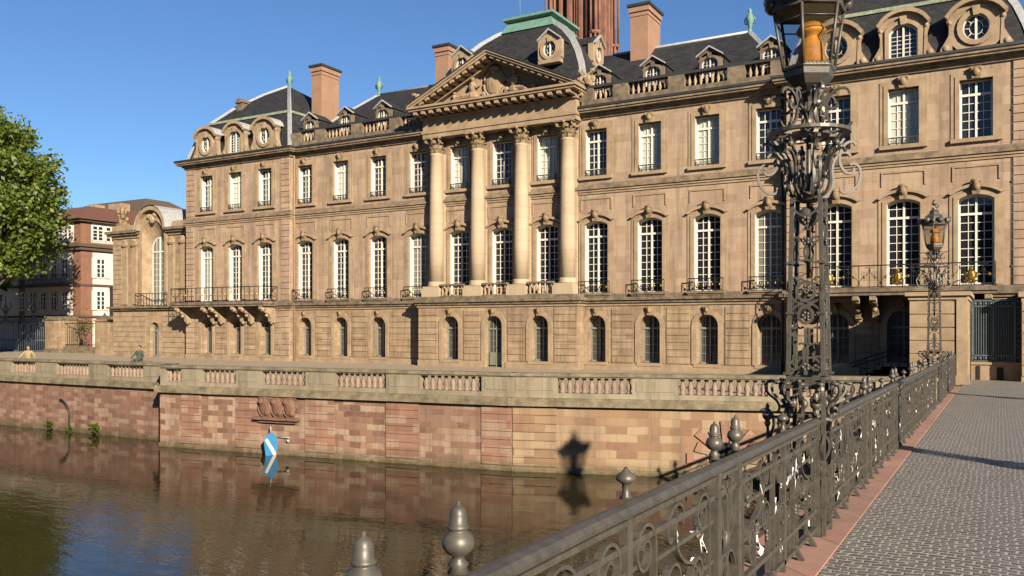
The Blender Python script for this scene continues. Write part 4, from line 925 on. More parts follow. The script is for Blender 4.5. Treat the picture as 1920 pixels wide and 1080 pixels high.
# ------------------------------------------------------------------ the white house with red pilasters
t = thing('town_house', 'white plastered house with red brick corner pilasters and a red tiled roof behind the tree', 'house', (-80, 50, HT))
hx0, hx1, hy0, hy1 = -93, -75.5, 50, 64; m = MB(); m.box(hx0, hx1, hy0, hy1, HT-.3, 7.3); m.box(hx0, hx1, hy0, hy1, 7.9, 10.0); obj('wall', m, M['render'], t)
m = MB()
for (a, b, c, d) in ((hx1-1.15, hx1+.05, hy0-.05, hy0+1.15), (-85.5, -84.6, hy0-.05, hy0+.3)): m.box(a, b, c, d, HT-.3, 7.3)
m.box(hx0, hx1+.04, hy0-.04, hy1, 7.9, 8.1); m.box(hx1-1.0, hx1+.05, hy0-.05, hy0+1.0, 8.1, 10.0)
objs('red_pilaster', m, M['brickred'], t)
m = MB(); 
for z0, z1, pr in ((7.3, 7.6, .35), (7.6, 7.9, .55), (10.0, 10.2, .45), (3.9, 4.1, .15), (.9, 1.1, .2)): m.box(hx0, hx1+pr, hy0-pr, hy1, z0, z1)
m.box(-84.5, -76.6, hy0-.9, hy0, 3.95, 4.1); objs('moulding', m, M['tilebrown'], t)
m = MB(); hip(m, hx0-.7, hx1+.7, hy0-.7, hy1+.7, [(0, 0, 10.2), (3.2, 3.2, 11.9)]); obj('roof', m, M['tile'], t)
wsrc = None
def hw_(x, y, z, w_, h_, side, arch=0):
    f, p = win_frame(w_, h_, arch, cols=2, rows=3, trans=.7, trows=1, bar=.05, mull=.12, edge=.1)
    rot = pi/2 if side else 0; o = obj('window', shift(f, x, y, z, 1, rot), M['white'], t); obj('pane', shift(p, x, y, z, 1, rot), M['pane'], o)
for z, h_ in ((4.7, 1.9), (1.6, 1.9), (-1.4, 1.8)):
    for i in range(5): hw_(-77.9-i*1.75, hy0-.08, z, .95, h_, 0, .2)
    for y in (52.0, 54.3, 56.6): hw_(hx1+.08, y, z, .95, h_, 1)
for i in range(7): hw_(-77.5-i*1.35, hy0-.06, 8.25, 1.15, 1.5, 0)
for i in range(5): hw_(hx1+.08, 51.7+i*1.4, 8.25, 1.2, 1.5, 1)
m = MB()
for z in (4.7, 1.6):
    for y in (52.0, 54.3): m.box(hx1+.06, hx1+.14, y-.95, y-.5, z, z+1.9); m.box(hx1+.06, hx1+.14, y+.5, y+.95, z, z+1.9)
for i in range(5): m.box(-77.9-i*1.75-.8, -77.9-i*1.75-.5, hy0-.12, hy0-.06, 4.7, 6.6)
objs('shutter', m, M['render'], t)
m = MB(); m.box(hx1+.1, hx1+.9, 52.9, 53.0, 1.0, 3.9); obj('annex_shadow_panel', m, M['blackrubber'], t)  # black panel standing in for the annex's shadow on this side wall
r, gg = railing_mb(7.6, .9); obj('balcony_railing', shift(r, -80.5, hy0-.85, 4.1), M['irondark'], t)
t = thing('distant_house', 'brown tiled roof with two pale chimneys rising behind the white house', 'house', (-92, 78, HT))
m = MB(); m.box(-128, -102.5, 76, 92, HT, 14.2); obj('wall', m, M['render'], t); m = MB(); hip(m, -129, -101.5, 75, 93, [(0, 0, 14.2), (7, 7, 18.8)]); obj('roof', m, M['tilebrown'], t)
for x in (-113.2, -107.6):
    m = MB(); m.box(x-(1.0 if x < -110 else 1.7), x+1.0, 76.5, 78, 14, 17.5 if x < -110 else 17.3); obj('chimney', m, M['trim'], t)
# ------------------------------------------------------------------ court gate and piers on the left
for i, (a, b, lab) in enumerate(((-73.1, -71.1, 'square stone gate pier between the blue iron gate and the fence'), (-65.6, -63.4, 'broad stone gate pier beside the annex wall'))):
    t = thing('gate_pier', lab, 'pier', ((a+b)/2, 45, HT)); m = MB(); m.box(a, b, 45, 47, HT-.2, .62); obj('shaft', m, M['gf'], t)
    m = MB(); m.box(a-.12, b+.12, 44.88, 47.1, .62, .78); m.box(a+.1, b-.1, 45.1, 46.9, .78, .92); m.box(a-.06, b+.06, 44.94, 47, HT, -1.9); obj('cap', m, M['trimdark'], t)
m = MB(); m.box(-63.4, -59.4, 43.2, 43.8, HT-.2, .45); m.box(-63.5, -59.4, 43.1, 43.9, .45, .6); top('court_wall', m, M['gf'], 'plain stone wall joining the broad gate pier to the annex', 'wall', org=(-61, 43.2, HT))
t = thing('court_gate', 'tall ornate pale blue iron gate with open scrollwork crest under the tree', 'gate', (-77, 45.5, HT)); m = MB()
for x0, x1 in ((-82, -78), (-77.9, -73.3)):
    for z in (HT+.1, -1.2, .5, .65): m.tube([(x0, 45.5, z), (x1, 45.5, z)], .05, 5)
    n = 16
    for i in range(n+1): x = x0+(x1-x0)*i/n; m.tube([(x, 45.5, HT), (x, 45.5, .6)], .03, 5)
obj('bars', m, M['gatepale'], t); m = MB()
for c in (-80, -75.6):
    for s_ in (-1, 1):
        m.tube([(x, 45.5, z) for x, z in scroll((c+s_*.2, .8), (c+s_*1.7, .85), 'C', s_, 8)], .05, 5); m.tube([(x, 45.5, z) for x, z in scroll((c+s_*.15, 1.0), (c+s_*.8, 2.2), 'S', s_, 8)], .05, 5)
    m.tube([(c+.35*cos(a), 45.5, 1.6+.4*sin(a)) for a in [j*pi/6 for j in range(13)]], .05, 5); m.tube([(c, 45.5, .6), (c, 45.5, 2.8)], .05, 5)
objs('crest', m, M['gatepale'], t)
t = thing('court_fence', 'low stone wall with thin iron fence between the two gate piers', 'fence', (-68.3, 45.6, HT)); m = MB(); m.box(-71.1, -65.6, 45.4, 45.9, HT-.2, -1.7); obj('base_wall', m, M['trimdark'], t)
m = MB()
for z in (-1.55, .3): m.tube([(-71.1, 45.6, z), (-65.6, 45.6, z)], .03, 4)
for i in range(23): x = -71+i*.24; m.tube([(x, 45.6, -1.7), (x, 45.6, .5)], .018, 4)
obj('bars', m, M['irondark'], t)
t = thing('street_lamp', 'small dark street lamp standing behind the fence by the white house', 'lamp', (-68.5, 47.6, HT)); m = MB(); m.lathe([(.16, 0), (.16, .3), (.07, .5), (.05, 2.6), (.08, 2.65)], (-68.5, 47.6, HT), 8); obj('post', m, M['irondark'], t)
m = MB(); m.lathe([(.1, 2.65), (.2, 3.1), (.24, 3.15), (.05, 3.4), (.02, 3.55)], (-68.5, 47.6, HT), 6); obj('lantern', m, M['irondark'], t)
t = thing('potted_plant', 'bushy green plant hanging over the fence beside the square gate pier', 'plant', (-70, 46.6, HT)); m = MB(); m.lathe([(.25, 0), (.38, .55), (.42, .6)], (-70, 46.6, HT), 10); m.tube([(-70, 46.6, HT+.5), (-70, 46.6, -.2)], .05, 5); obj('pot', m, M['chimney'], t)
m = MB(); rr = random.Random(5)
for i in range(420):
    p = Vector((-70+rr.gauss(0, .32), 46.6+rr.gauss(0, .3), -.15+rr.gauss(0, .5))); d = Vector((rr.gauss(0, 1), rr.gauss(0, 1), rr.gauss(0, 1))).normalized(); u = d.cross(Vector((0, 0, 1))).normalized()*.06; m.face([p, p+d*.1+u, p+d*.2, p+d*.1-u])
obj('foliage', m, M['leaf'], t)
# ------------------------------------------------------------------ trees
def tree(name, lab, x, y, cx, cy, cz, rx, ry, rz, nb, nl, lsz, seed, trunk_r=.42, lean=0):
    rr = random.Random(seed); t = thing(name, lab, 'tree', (x, y, HT)); m = MB(); tips = []
    base = Vector((x, y, HT)); fork = Vector((x+lean, y, HT+4.2)); m.tube([base, base+Vector((lean*.3, 0, 1.5)), fork], [trunk_r*1.25, trunk_r, trunk_r*.8], 9)
    clumps = []
    for i in range(nb):
        a = rr.uniform(0, 2*pi); u = rr.uniform(-.85, 1); s_ = sqrt(1-u*u*.9); k = rr.uniform(.55, 1)**.6
        clumps.append((Vector((cx+rx*cos(a)*s_*k, cy+ry*sin(a)*s_*k, cz+rz*u*k)), rr.uniform(.09, .19)*rx))
    for i in range(0, nb, 3):
        c, r = clumps[i]; mid = fork.lerp(c, .5)+Vector((rr.uniform(-.6, .6), rr.uniform(-.6, .6), rr.uniform(.2, 1))); m.tube([fork, mid, c], [trunk_r*.42, trunk_r*.22, .04], 5)
    obj('trunk', m, M['bark'], t); f = MB()
    for c, r in clumps:
        for j in range(nl):
            d = Vector((rr.gauss(0, 1), rr.gauss(0, 1), rr.gauss(0, .75))).normalized(); p = c+d*r*rr.uniform(.35, 1.1)
            q1 = Vector((rr.gauss(0, 1), rr.gauss(0, 1), rr.gauss(0, .8)+.2)).normalized(); s_ = lsz*rr.uniform(.6, 1.3); u = q1.cross(Vector((rr.gauss(0, 1), rr.gauss(0, 1), rr.gauss(0, 1)))).normalized()
            f.face([p-q1*s_, p+u*s_*.6, p+q1*s_, p-u*s_*.6])
    obj('crown', f, M['leaf'], t); return t
tree('plane_tree', 'big sunlit leafy green tree in front of the white house', -69.0, 37.2, -70.7, 36.2, 9.8, 7.5, 7.5, 7.6, 520, 90, .19, 11)
tree('bank_tree', 'dark shaded tree standing behind the blue iron gate', -84, 44, -86, 44, 5.5, 5, 4.5, 5.5, 120, 60, .24, 4, .3)
tree('distant_tree', 'small dark treetop showing above the roofs behind the curved gable', -74.5, 62, -74.5, 62, 7.6, 3, 2.5, 3.6, 40, 60, .2, 9, .25)
# ------------------------------------------------------------------ cathedral tower
TX, TY = -72.1, 154.6
t = thing('cathedral_tower', 'red brown openwork cathedral tower rising far behind the central roof', 'tower', (TX, TY, HT)); m = MB(); H_ = 90; W = 4.5
m.box(TX-W*.72, TX+W*.72, TY-W*.72, TY+W*.72, HT, 30); m.box(TX-W*.5, TX+W*.5, TY-W*.5, TY+W*.5, 30, H_); obj('core', m, M['towerdark'], t); m = MB()
for a in range(4):
    ca, sa = cos(a*pi/2), sin(a*pi/2)
    def bx(u0, u1, v0, v1, z0, z1):
        P = [(u0, v0), (u1, v0), (u1, v1), (u0, v1)]; P = [(TX+p*ca-q*sa, TY+p*sa+q*ca) for p, q in P]; m.prism(P, (z0, z1), 'z')
    for u, w_, pr in ((-W, .75, .3), (-W*.70, .12, .0), (-W*.56, .22, .5), (-W*.30, .12, .0), (-W*.12, .34, .7), (W*.08, .1, 0), (W*.22, .1, .2), (W*.40, .3, .5), (W*.58, .1, .1), (W*.72, .2, .5), (W*.88, .12, .1)): bx(u-w_, u+w_, -W-pr, -W+.5, HT, H_-2)
    for z in (8, 14.5, 22, 31, 36, 45, 70, 82): bx(-W-.3, W+.3, -W-.35, -W+.4, z, z+.8)
    for i in range(9):
        for z in (36.8, 45.8): 
            u = -W+.5+i*1.05; m.prism([(TX+(u+.0)*ca+(W+.2)*sa, TY+(u)*sa-(W+.2)*ca), (TX+(u+.5)*ca+(W+.2)*sa, TY+(u+.5)*sa-(W+.2)*ca), (TX+(u+.5)*ca+(W)*sa, TY+(u+.5)*sa-(W)*ca), (TX+u*ca+W*sa, TY+u*sa-W*ca)], (z, z+1.2), 'z')
    cx_, cy_ = TX+(W+.3)*(1 if a in (0, 1) else -1), TY+(W+.3)*(1 if a in (1, 2) else -1)
    for z in range(20, 92, 12):
        for q in range(6): m.tube([(cx_+.95*cos(q*pi/3), cy_+.95*sin(q*pi/3), z), (cx_+.95*cos(q*pi/3), cy_+.95*sin(q*pi/3), z+12)], .2, 5)
        m.lathe([(.45, 0), (.45, 12)], (cx_, cy_, z), 6, False); m.lathe([(1.1, 0), (1.25, .3), (1.1, .6)], (cx_, cy_, z), 8, False)
    m.lathe([(1.3, 92), (.1, 104)], (cx_, cy_, 0), 8, False)
m.lathe([(4.6, H_), (3.2, 102), (1.8, 118), (.6, 130), (.1, 138)], (TX, TY, 0), 8, False); obj('stonework', m, M['towerstone'], t)
m = MB(); m.box(TX-12, TX+5, TY+6, TY+60, HT, 14); top('cathedral_nave', m, M['towerstone'], 'low red stone church body behind the tower', 'church', org=(TX, TY+30, HT))
# ------------------------------------------------------------------ houses of the opposite bank, behind the camera (they show in the window panes and the water)
rr = random.Random(12); x = -150; i = 0
while x < 90:
    w_ = rr.uniform(10, 16); h_ = rr.uniform(11, 16); y1 = -44-rr.uniform(0, 1.5); i += 1
    t = thing('bank_house', ('cream', 'grey', 'ochre', 'pink', 'white')[i % 5]+' plastered house with '+('a red door', 'a green door', 'an arched door', 'a blue door')[i % 4]+' on the opposite river bank', 'house', (x+w_/2, y1-6, HT), 'houses along the opposite bank')
    m = MB(); m.box(x, x+w_, y1-12, y1, HT, h_); obj('wall', m, M[('render', 'trimdark', 'trim', 'brickred')[i % 4]], t)
    m = MB(); m.prism([(y1+.5, h_), (y1-6, h_+5.5), (y1-12.5, h_)], (x, x+w_), 'x'); obj('roof', m, M['tilebrown'], t)
    m = MB(); n_ = int(w_//2.6)
    for a in range(n_):
        for zz in (-1, 2.4, 5.6, 8.6): xx = x+1.4+a*(w_-2.8)/max(1, n_-1); m.box(xx-.55, xx+.55, y1, y1+.04, zz, zz+1.8)
    objs('window', m, M['pane'], t, .01); dm = MB(); dm.box(x+w_/2-.2, x+w_/2+.8, y1, y1+.06, HT, HT+1.0) if i % 4 != 2 else dm.prism([(x+w_/2-.2+.5*q_, HT+1.0*r_) for q_, r_ in ((0, 0), (2, 0), (2, .8), (1, 1), (0, .8))], (y1, y1+.06)); obj('door', dm, M[('redrelief', 'coatgreen', 'trousers', 'gateblue')[i % 4]], t); x += w_
# ------------------------------------------------------------------ bridge railing
BAY = 3.02; Y0 = 1.67-BAY*2; RX = -1.38
def railing(RX, lab):
    t = thing('bridge_railing', lab, 'railing', (RX, 2, deck(2)), 'iron railings along the bridge')
    hr, lo = MB(), MB(); ysr = [Y0, 0, 3]+[6+3*i for i in range(9)]+[33.6]
    ysr = [y for y in ysr if y <= 33.6]
    prof = [(-.045, 0), (-.05, .018), (-.032, .038), (.0, .045), (.032, .038), (.05, .018), (.045, 0)]
    for a, b in zip(ysr, ysr[1:]):
        za, zb = deck(a)+.985, deck(b)+.985
        for (p, q) in zip(prof, prof[1:]+prof[:1]): hr.face([(RX+p[0], a, za+p[1]), (RX+q[0], a, za+q[1]), (RX+q[0], b, zb+q[1]), (RX+p[0], b, zb+p[1])], True)
        for dz, hw_, hh in ((-.03, .028, .012), (-.14, .014, .014), (-.745, .016, .016), (-.90, .02, .016)): lo.tube([(RX, a, za+dz), (RX, b, zb+dz)], 1, rect=(hw_, hh))
    obj('handrail', hr, M['iron'], t); obj('rails', lo, M['iron'], t)
    # panels (local: y along the bridge, z from the deck)
    fl = lambda pts, r=.014, w_=.02: ([(0, y, z) for y, z in pts], r, w_)
    wide = MB(); L = BAY-.46
    def bar(pts, w_=.019, th=.008): wide.tube([(0, y, z) for y, z in pts], 1, rect=(th, w_), ref=(1, 0, 0))
    def crook(y0, zt, r, d, zb=.13, n=30, turns=1.45):
        P = [(y0, zb), (y0, (zb+zt-r)/2)]; P += [(y0+d*(r-r*(1-.78*(i/n))*cos(i/n*turns*2*pi)*1.0)*1.0, zt-r+r*(1-.78*(i/n))*sin(i/n*turns*2*pi)) for i in range(n+1)]; return P
    for d in (-1, 1):
        for pts in (crook(-.33*d, .93, .135, d), crook(-.17*d, .56, .10, d, .14), crook(-.47*d, .66, .12, -d, .14), crook(-1.16*d, .92, .12, d, .14), crook(-.86*d, .60, .10, -d, .14)): bar(pts, .017)
        bar([(y*d, z) for y, z in scroll((-.98, .34), (-.64, .86), 'S', 1, 8, 3, 40, 1.3)], .016); bar([(y*d, z) for y, z in scroll((-.74, .86), (-.50, .80), 'C', -1, 8, 3, 26, 1.6)], .013)
        for z in (.72, .50): wide.tube([(0, -.33*d, z), (0, -1.27*d, z)], 1, rect=(.007, .011))
        wide.tube([(0, -.15*d, .745), (0, 0, .745)], 1, rect=(.007, .011))
        for y, z in ((-.76, .50), (-1.0, .72), (-.47, .40)):
            for a in range(6): wide.ball((0, y*d+.03*cos(a*pi/3), z+.03*sin(a*pi/3)), (.014, .019, .019), 6, 4)
    for s_ in (-1, 1):
        c = s_*L/4; X = lambda y: c+y*s_
        for y in (-.56, -.2, .2, .56): wide.tube([(0, X(y), .13), (0, X(y), .28)], 1, rect=(.01, .01))
        for y, z in ((-.25, .1), (.25, .1)): wide.tube([(0, X(y), .13), (.05, X(y), .04), (.07, X(y), .0)], 1, rect=(.02, .02))
    wide.box(-.02, .02, -.028, .028, 0, 1.03)
    nar = MB()
    for s_ in (-1, 1):
        nar.tube([(0, y*s_, z) for y, z in [(.15, .92), (.05, .62), (.02, .45), (.12, .14)]], 1, rect=(.008, .012)); nar.tube([(0, y*s_, z) for y, z in scroll((.04, .6), (.13, .9), 'C', s_, 8)], 1, rect=(.008, .013), ref=(1, 0, 0))
        nar.tube([(0, y*s_, z) for y, z in scroll((.14, .2), (.05, .5), 'C', s_, 8)], 1, rect=(.008, .013), ref=(1, 0, 0))
    nar.ball((0, 0, .58), (.03, .04, .06)); nar.tube([(0, 0, .14), (0, 0, .92)], 1, rect=(.01, .014))
    post = MB(); post.box(-.032, .032, -.036, .036, .0, 1.02); post.box(-.06, .06, -.06, .06, 0, .035); post.box(-.04, .04, -.044, .044, .035, .16); post.box(-.042, .042, -.046, .046, .86, .9)
    foot = MB().tube([(0, 0, .3), (-.16, 0, .1), (-.26, 0, .0)], 1, rect=(.02, .02)); post.add(foot)
    fin = MB().lathe([(.034, 1.07), (.024, 1.085), (.032, 1.095), (.019, 1.108), (.018, 1.118), (.034, 1.127), (.047, 1.144), (.049, 1.16), (.042, 1.18), (.027, 1.192), (.026, 1.196), (.033, 1.200), (.033, 1.206), (.027, 1.210), (.026, 1.24), (.022, 1.256), (.013, 1.265), (.007, 1.267), (.006, 1.278), (.001, 1.28)], (0, 0, 0), 14)
    mfin = MB().lathe([(.03, 1.065), (.02, 1.08), (.016, 1.10), (.017, 1.125), (.024, 1.13), (.042, 1.142), (.044, 1.152), (.036, 1.168), (.018, 1.18), (.01, 1.19), (.006, 1.198)], (0, 0, 0), 14)
    web = [MB() for _ in range(4)]; rr = random.Random(21)
    for wb in web:
        for i in range(20):
            y, z = rr.uniform(-1.2, 1.2), rr.choice((.16, .3, .32, .36, .4, .55, .62, .7)); s0 = rr.uniform(.014, .042); k_ = rr.randint(4, 7)
            P = [(rr.uniform(-.012, .014), y+s0*rr.uniform(.3, 1.1)*cos(a*2*pi/k_), z+s0*rr.uniform(.5, 1.5)*sin(a*2*pi/k_)) for a in range(k_)]
            wb.face(P)
            for _ in range(2): q_ = rr.choice(P); wb.tube([q_, (0, q_[1]+rr.uniform(-.08, .08), q_[2]+rr.uniform(-.1, .1))], .0035, 4)
    PR_ = {}
    def place(key, name, mb, mat, y, dz=0, x=RX, par=None):
        loc = (x, y, deck(y)+dz+.03)
        if key not in PR_: PR_[key] = obj(name, mb, mat, par or t, loc=loc); return PR_[key]
        src = PR_[key]
        o = src.copy(); COL.objects.link(o); p = par or t; o.parent = p; o.location = tuple(a-b for a, b in zip(loc, ORG[p.name])); ORG[o.name] = loc; return o
    nb_ = int((33.6-Y0)/BAY)+1
    for k in range(nb_):
        y = Y0+k*BAY
        for dy in (0, .43):
            if y+dy > 33.6: continue
            p = place('post', 'post', post, M['iron'], y+dy, -.045); place('fin', 'finial', fin, M['iron'], y+dy, -.045, par=p)
        if y+.3 < 33.5: place('nar', 'narrow_panel', nar, M['iron'], y+.215, -.045)
        yc = y+.43+(BAY-.43)/2
        if yc+1.2 < 33.7:
            o = place('wide', 'scroll_panel', wide, M['iron'], yc, -.045); place('midfin', 'finial', mfin, M['iron'], yc, -.045, par=o)
            place(f'web{k % 4}', 'cobwebs', web[k % 4], M['web'], yc, par=o)['kind'] = 'stuff'
    e = MB(); e.box(RX-.04, RX+.04, 33.56, 33.64, deck(33.6), deck(33.6)+1.1); obj('end_post', e, M['iron'], t)
    return t
railing(RX, 'ornate bronze green iron railing with ball finials and cobwebs beside the river')
railing(4.5, 'matching iron railing on the far right parapet of the bridge')
# ------------------------------------------------------------------ bridge lamps
def lamp_parts(t, x, y, zb):
    W_ = lambda p: (x+p[0], y+p[1], zb+p[2])
    # four corner posts, slightly tapering
    for sx in (-1, 1):
        for sy in (-1, 1):
            m = MB(); m.tube([(sx*.155, sy*.155, 0), (sx*.15, sy*.15, 1.3), (sx*.118, sy*.118, 3.0)], 1, rect=(.017, .017), ref=(0, 1, 0)); m.tube([(sx*.104, sy*.104, 3.0), (sx*.06, sy*.06, 3.25)], .02, 5)
            for z in (1.45, 1.98, 2.42): m.box(sx*.15-.034, sx*.15+.034, sy*.15-.034, sy*.15+.034, z, z+.02) if z < 1.9 else m.box(sx*.132-.032, sx*.132+.032, sy*.132-.032, sy*.132+.032, z, z+.018)
            obj('post', MB().add(m, W_), M['iron'], t)
    # ornaments on the four faces
    m = MB()
    def face(pts, a, off, th=1, w_=(.009, .008)):
        ca, sa = cos(a), sin(a); P = [(u*ca-off*sa, u*sa+off*ca, z) for u, z in pts]; m.tube(P, th, rect=w_, ref=(-sa, ca, 0))
    for a in (0, pi/2, pi, 3*pi/2):
        for s_ in (-1, 1):
            face([(u*s_, z) for u, z in scroll((.02, 2.72), (.09, 3.0), 'S', 1, 8)], a, .125); face([(u*s_, z) for u, z in scroll((.1, 2.65), (.02, 2.45), 'C', 1, 8)], a, .128)
            face([(u*s_, z) for u, z in scroll((.02, 2.08), (.11, 2.30), 'C', 1, 9)], a, .135); face([(u*s_, z) for u, z in scroll((.11, 1.86), (.02, 2.06), 'C', 1, 9)], a, .137)
            face([(u*s_, z) for u, z in scroll((.015, 1.72), (.12, 1.50), 'C', 1, 8)], a, .145); face([(u*s_, z) for u, z in scroll((.12, 1.42), (.03, 1.60), 'C', 1, 8)], a, .147)
            face([(u*s_, z) for u, z in scroll((.02, .3), (.12, .95), 'S', 1, 8)], a, .155)
        face([(.075*cos(q), 2.18+.085*sin(q)) for q in [j*pi/8 for j in range(17)]], a, .14, w_=(.012, .012)); face([(.06*cos(q), 1.97+.07*sin(q)) for q in [j*pi/8 for j in range(17)]], a, .142, w_=(.012, .012))
        face([(0, 1.45), (0, 1.85)], a, .14, w_=(.013, .01)); face([(-.03, 1.7), (-.03, 1.86)], a, .14, w_=(.008, .008))
        face([(-.15, 1.42), (.15, 1.42)], a, .15, w_=(.012, .012)); face([(-.15, .12), (.15, .12)], a, .155, w_=(.012, .012))
        ca, sa = cos(a), sin(a)
        for u, z in ((0, 2.2), (0, 1.97), (0, 2.62), (0, 2.8), (0, 1.52)):
            for j in range(5): q = j*2*pi/5; m.ball(((u+.024*cos(q))*ca-.148*sa, (u+.024*cos(q))*sa+.148*ca, z+.024*sin(q)), .016, 6, 4)
    m.tube([(0, 0, 2.3), (0, 0, 4.0)], .022, 6); m.ball((0, 0, 2.85), (.1, .1, .09), 10, 6); m.ball((0, 0, 3.02), (.12, .12, .06), 10, 6)
    obj('face_scrolls', MB().add(m, W_), M['iron'], t)
    # leafy crown collar round the foot
    m = MB(); rr = random.Random(2)
    for a in (0, pi/2, pi, 3*pi/2):
        ca, sa = cos(a), sin(a); m.prism([((-.2)*ca-.17*sa, (-.2)*sa+.17*ca), (.2*ca-.17*sa, .2*sa+.17*ca), (.2*ca-.2*sa, .2*sa+.2*ca), (-.2*ca-.2*sa, -.2*sa+.2*ca)], (1.33, 1.39), 'z')
    for i in range(12):
        a = i*pi/6; r0 = .25 if i % 3 else .3; ca, sa = cos(a), sin(a)
        m.tube([(ca*r, sa*r, z) for r, z in scroll((r0-.02, 1.10), (r0+.05, 1.37), 'S', 1, 7)], 1, rect=(.009, .013), ref=(-sa, ca, 0)); m.ball((ca*(r0+.03), sa*(r0+.03), 1.38), (.04, .04, .016), 7, 5); m.ball((ca*.19, sa*.19, 1.2), (.03, .03, .045), 7, 5)
        if i % 3 == 0: m.tube([(ca*r, sa*r, z) for r, z in scroll((.24, .72), (.4, 1.12), 'S', -1, 7)], 1, rect=(.012, .014), ref=(-sa, ca, 0))
    for j in range(26): a = rr.uniform(0, 2*pi); m.ball((.23*cos(a), .23*sin(a), rr.uniform(1.12, 1.4)), (.024, .024, .018), 6, 4)
    m.tube([(-.36, 0, 1.05), (0, 0, 1.08), (.2, 0, 1.05)], .016, 5); m.lathe([(.02, .97), (.03, 1.0), (.02, 1.02), (.045, 1.05), (.048, 1.08), (.03, 1.11), (.016, 1.13), (.018, 1.15), (.005, 1.18)], (-.36, 0, 0), 10); m.tube([(-.36, 0, .15), (-.35, 0, .6), (-.36, 0, 1.0)], .014, 5); m.tube([(-.36, 0, .15), (-.15, 0, .1)], .014, 5)
    obj('leafy_collar', MB().add(m, W_), M['iron'], t)
    # ring and bracket scrolls
    m = MB(); m.tube([(.325*cos(q*pi/14), .325*sin(q*pi/14), 3.58) for q in range(28)], 1, rect=(.028, .014), closed=True); m.tube([(.15*cos(q*pi/10), .15*sin(q*pi/10), 3.57) for q in range(20)], 1, rect=(.03, .012), closed=True)
    for q in range(8): m.tube([(.05*cos(q*pi/4), .05*sin(q*pi/4), 3.57), (.32*cos(q*pi/4), .32*sin(q*pi/4), 3.58)], 1, rect=(.018, .01))
    obj('ring', MB().add(m, W_), M['iron'], t)
    m = MB()
    for i in range(8):
        a = i*pi/4+pi/8; ca, sa = cos(a), sin(a); rf = (-sa, ca, 0)
        m.tube([(ca*r, sa*r, z) for r, z in scroll((.08, 3.02), (.33, 3.40), 'S', -1, 7, 3, 30)], 1, rect=(.010, .012), ref=rf); m.tube([(ca*r, sa*r, z) for r, z in [(.07, 3.0), (.14, 3.16), (.2, 3.38), (.3, 3.53)]], 1, rect=(.010, .011), ref=rf)
        if i % 2 == 0:
            m.tube([(ca*r, sa*r, z) for r, z in scroll((.36, 3.5), (.34, 3.22), 'C', 1, 9, 3, 26)], 1, rect=(.011, .014), ref=rf); m.tube([(ca*r, sa*r, z) for r, z in scroll((.40, 3.3), (.30, 3.05), 'C', -1, 8, 3, 26)], 1, rect=(.010, .012), ref=rf)
        m.ball((ca*.16, sa*.16, 3.2), .03, 6, 4); m.ball((ca*.27, sa*.27, 3.46), .03, 6, 4)
        if i % 2: m.ball((ca*.1, sa*.1, 3.12), (.04, .04, .05), 7, 5)
    for i in range(6):
        a = i*pi/3; ca, sa = cos(a), sin(a); rf = (-sa, ca, 0)
        m.tube([(ca*r, sa*r, z) for r, z in scroll((.30, 3.60), (.27, 3.95), 'C', -1, 6, 3, 34, 1.6)], 1, rect=(.010, .012), ref=rf); m.tube([(ca*r, sa*r, z) for r, z in scroll((.05, 3.64), (.13, 3.97), 'S', 1, 7, 3, 30)], 1, rect=(.010, .012), ref=rf)
        m.tube([(ca*r, sa*r, z) for r, z in scroll((.14, 3.95), (.22, 3.78), 'C', 1, 9, 3, 24)], 1, rect=(.010, .013), ref=rf)
    obj('bracket_scrolls', MB().add(m, W_), M['iron'], t)
    # lantern
    h6 = pi/6
    m = MB(); m.lathe([(.02, 3.86), (.05, 3.9), (.09, 3.93), (.07, 3.96), (.15, 4.0), (.215, 4.07), (.225, 4.12), (.24, 4.135), (.235, 4.155), (.2, 4.155)], (0, 0, 0), 6, False, rot=h6)
    for i in range(6):
        a = i*pi/3+h6; ca, sa = cos(a), sin(a); a2 = a+pi/3
        m.tube([(ca*.225, sa*.225, 4.14), (ca*.315, sa*.315, 4.68)], .014, 6); b0_, b1_ = (cos(a2)*.315, sin(a2)*.315, 4.66), (ca*.315, sa*.315, 4.66); m.tube([b1_, b0_], .016, 5)
        b0_, b1_ = (cos(a2)*.292, sin(a2)*.292, 4.55), (ca*.292, sa*.292, 4.55); m.tube([b1_, b0_], .007, 4)
        am = a+pi/6; m.ball((cos(am)*.3, sin(am)*.3, 4.76), (.09, .09, .08), 8, 5); m.ball((ca*.345, sa*.345, 4.74), (.045, .045, .07), 7, 5); m.tube([(cos(am)*r, sin(am)*r, z) for r, z in scroll((.3, 4.72), (.36, 4.86), 'C', 1, 8)], .012, 4)
        for j in range(7): f = (j+.5)/7; m.ball((ca*.23*(1-f)+cos(a2)*.23*f, sa*.23*(1-f)+sin(a2)*.23*f, 4.155), .014, 5, 3)
    m.lathe([(.33, 4.66), (.345, 4.70), (.30, 4.76), (.24, 4.86), (.15, 4.93), (.12, 4.98), (.13, 5.0), (.07, 5.05), (.05, 5.1)], (0, 0, 0), 6, False, rot=h6)
    m.tube([(.02, 0, 5.05), (.07, 0, 5.12), (.03, 0, 5.18), (-.04, 0, 5.2), (-.02, 0, 5.28), (.03, 0, 5.3)], [.06, .055, .045, .035, .025, .01], 6)
    lt = obj('lantern', MB().add(m, W_), M['iron'], t)
    m = MB(); b_ = [(cos(i*pi/3+h6)*.218, sin(i*pi/3+h6)*.218, 4.16) for i in range(6)]; u_ = [(cos(i*pi/3+h6)*.303, sin(i*pi/3+h6)*.303, 4.66) for i in range(6)]
    for i in range(6): j = (i+1) % 6; m.face([b_[i], b_[j], u_[j], u_[i]])
    obj('glass', MB().add(m, W_), M['lampglass'], lt)
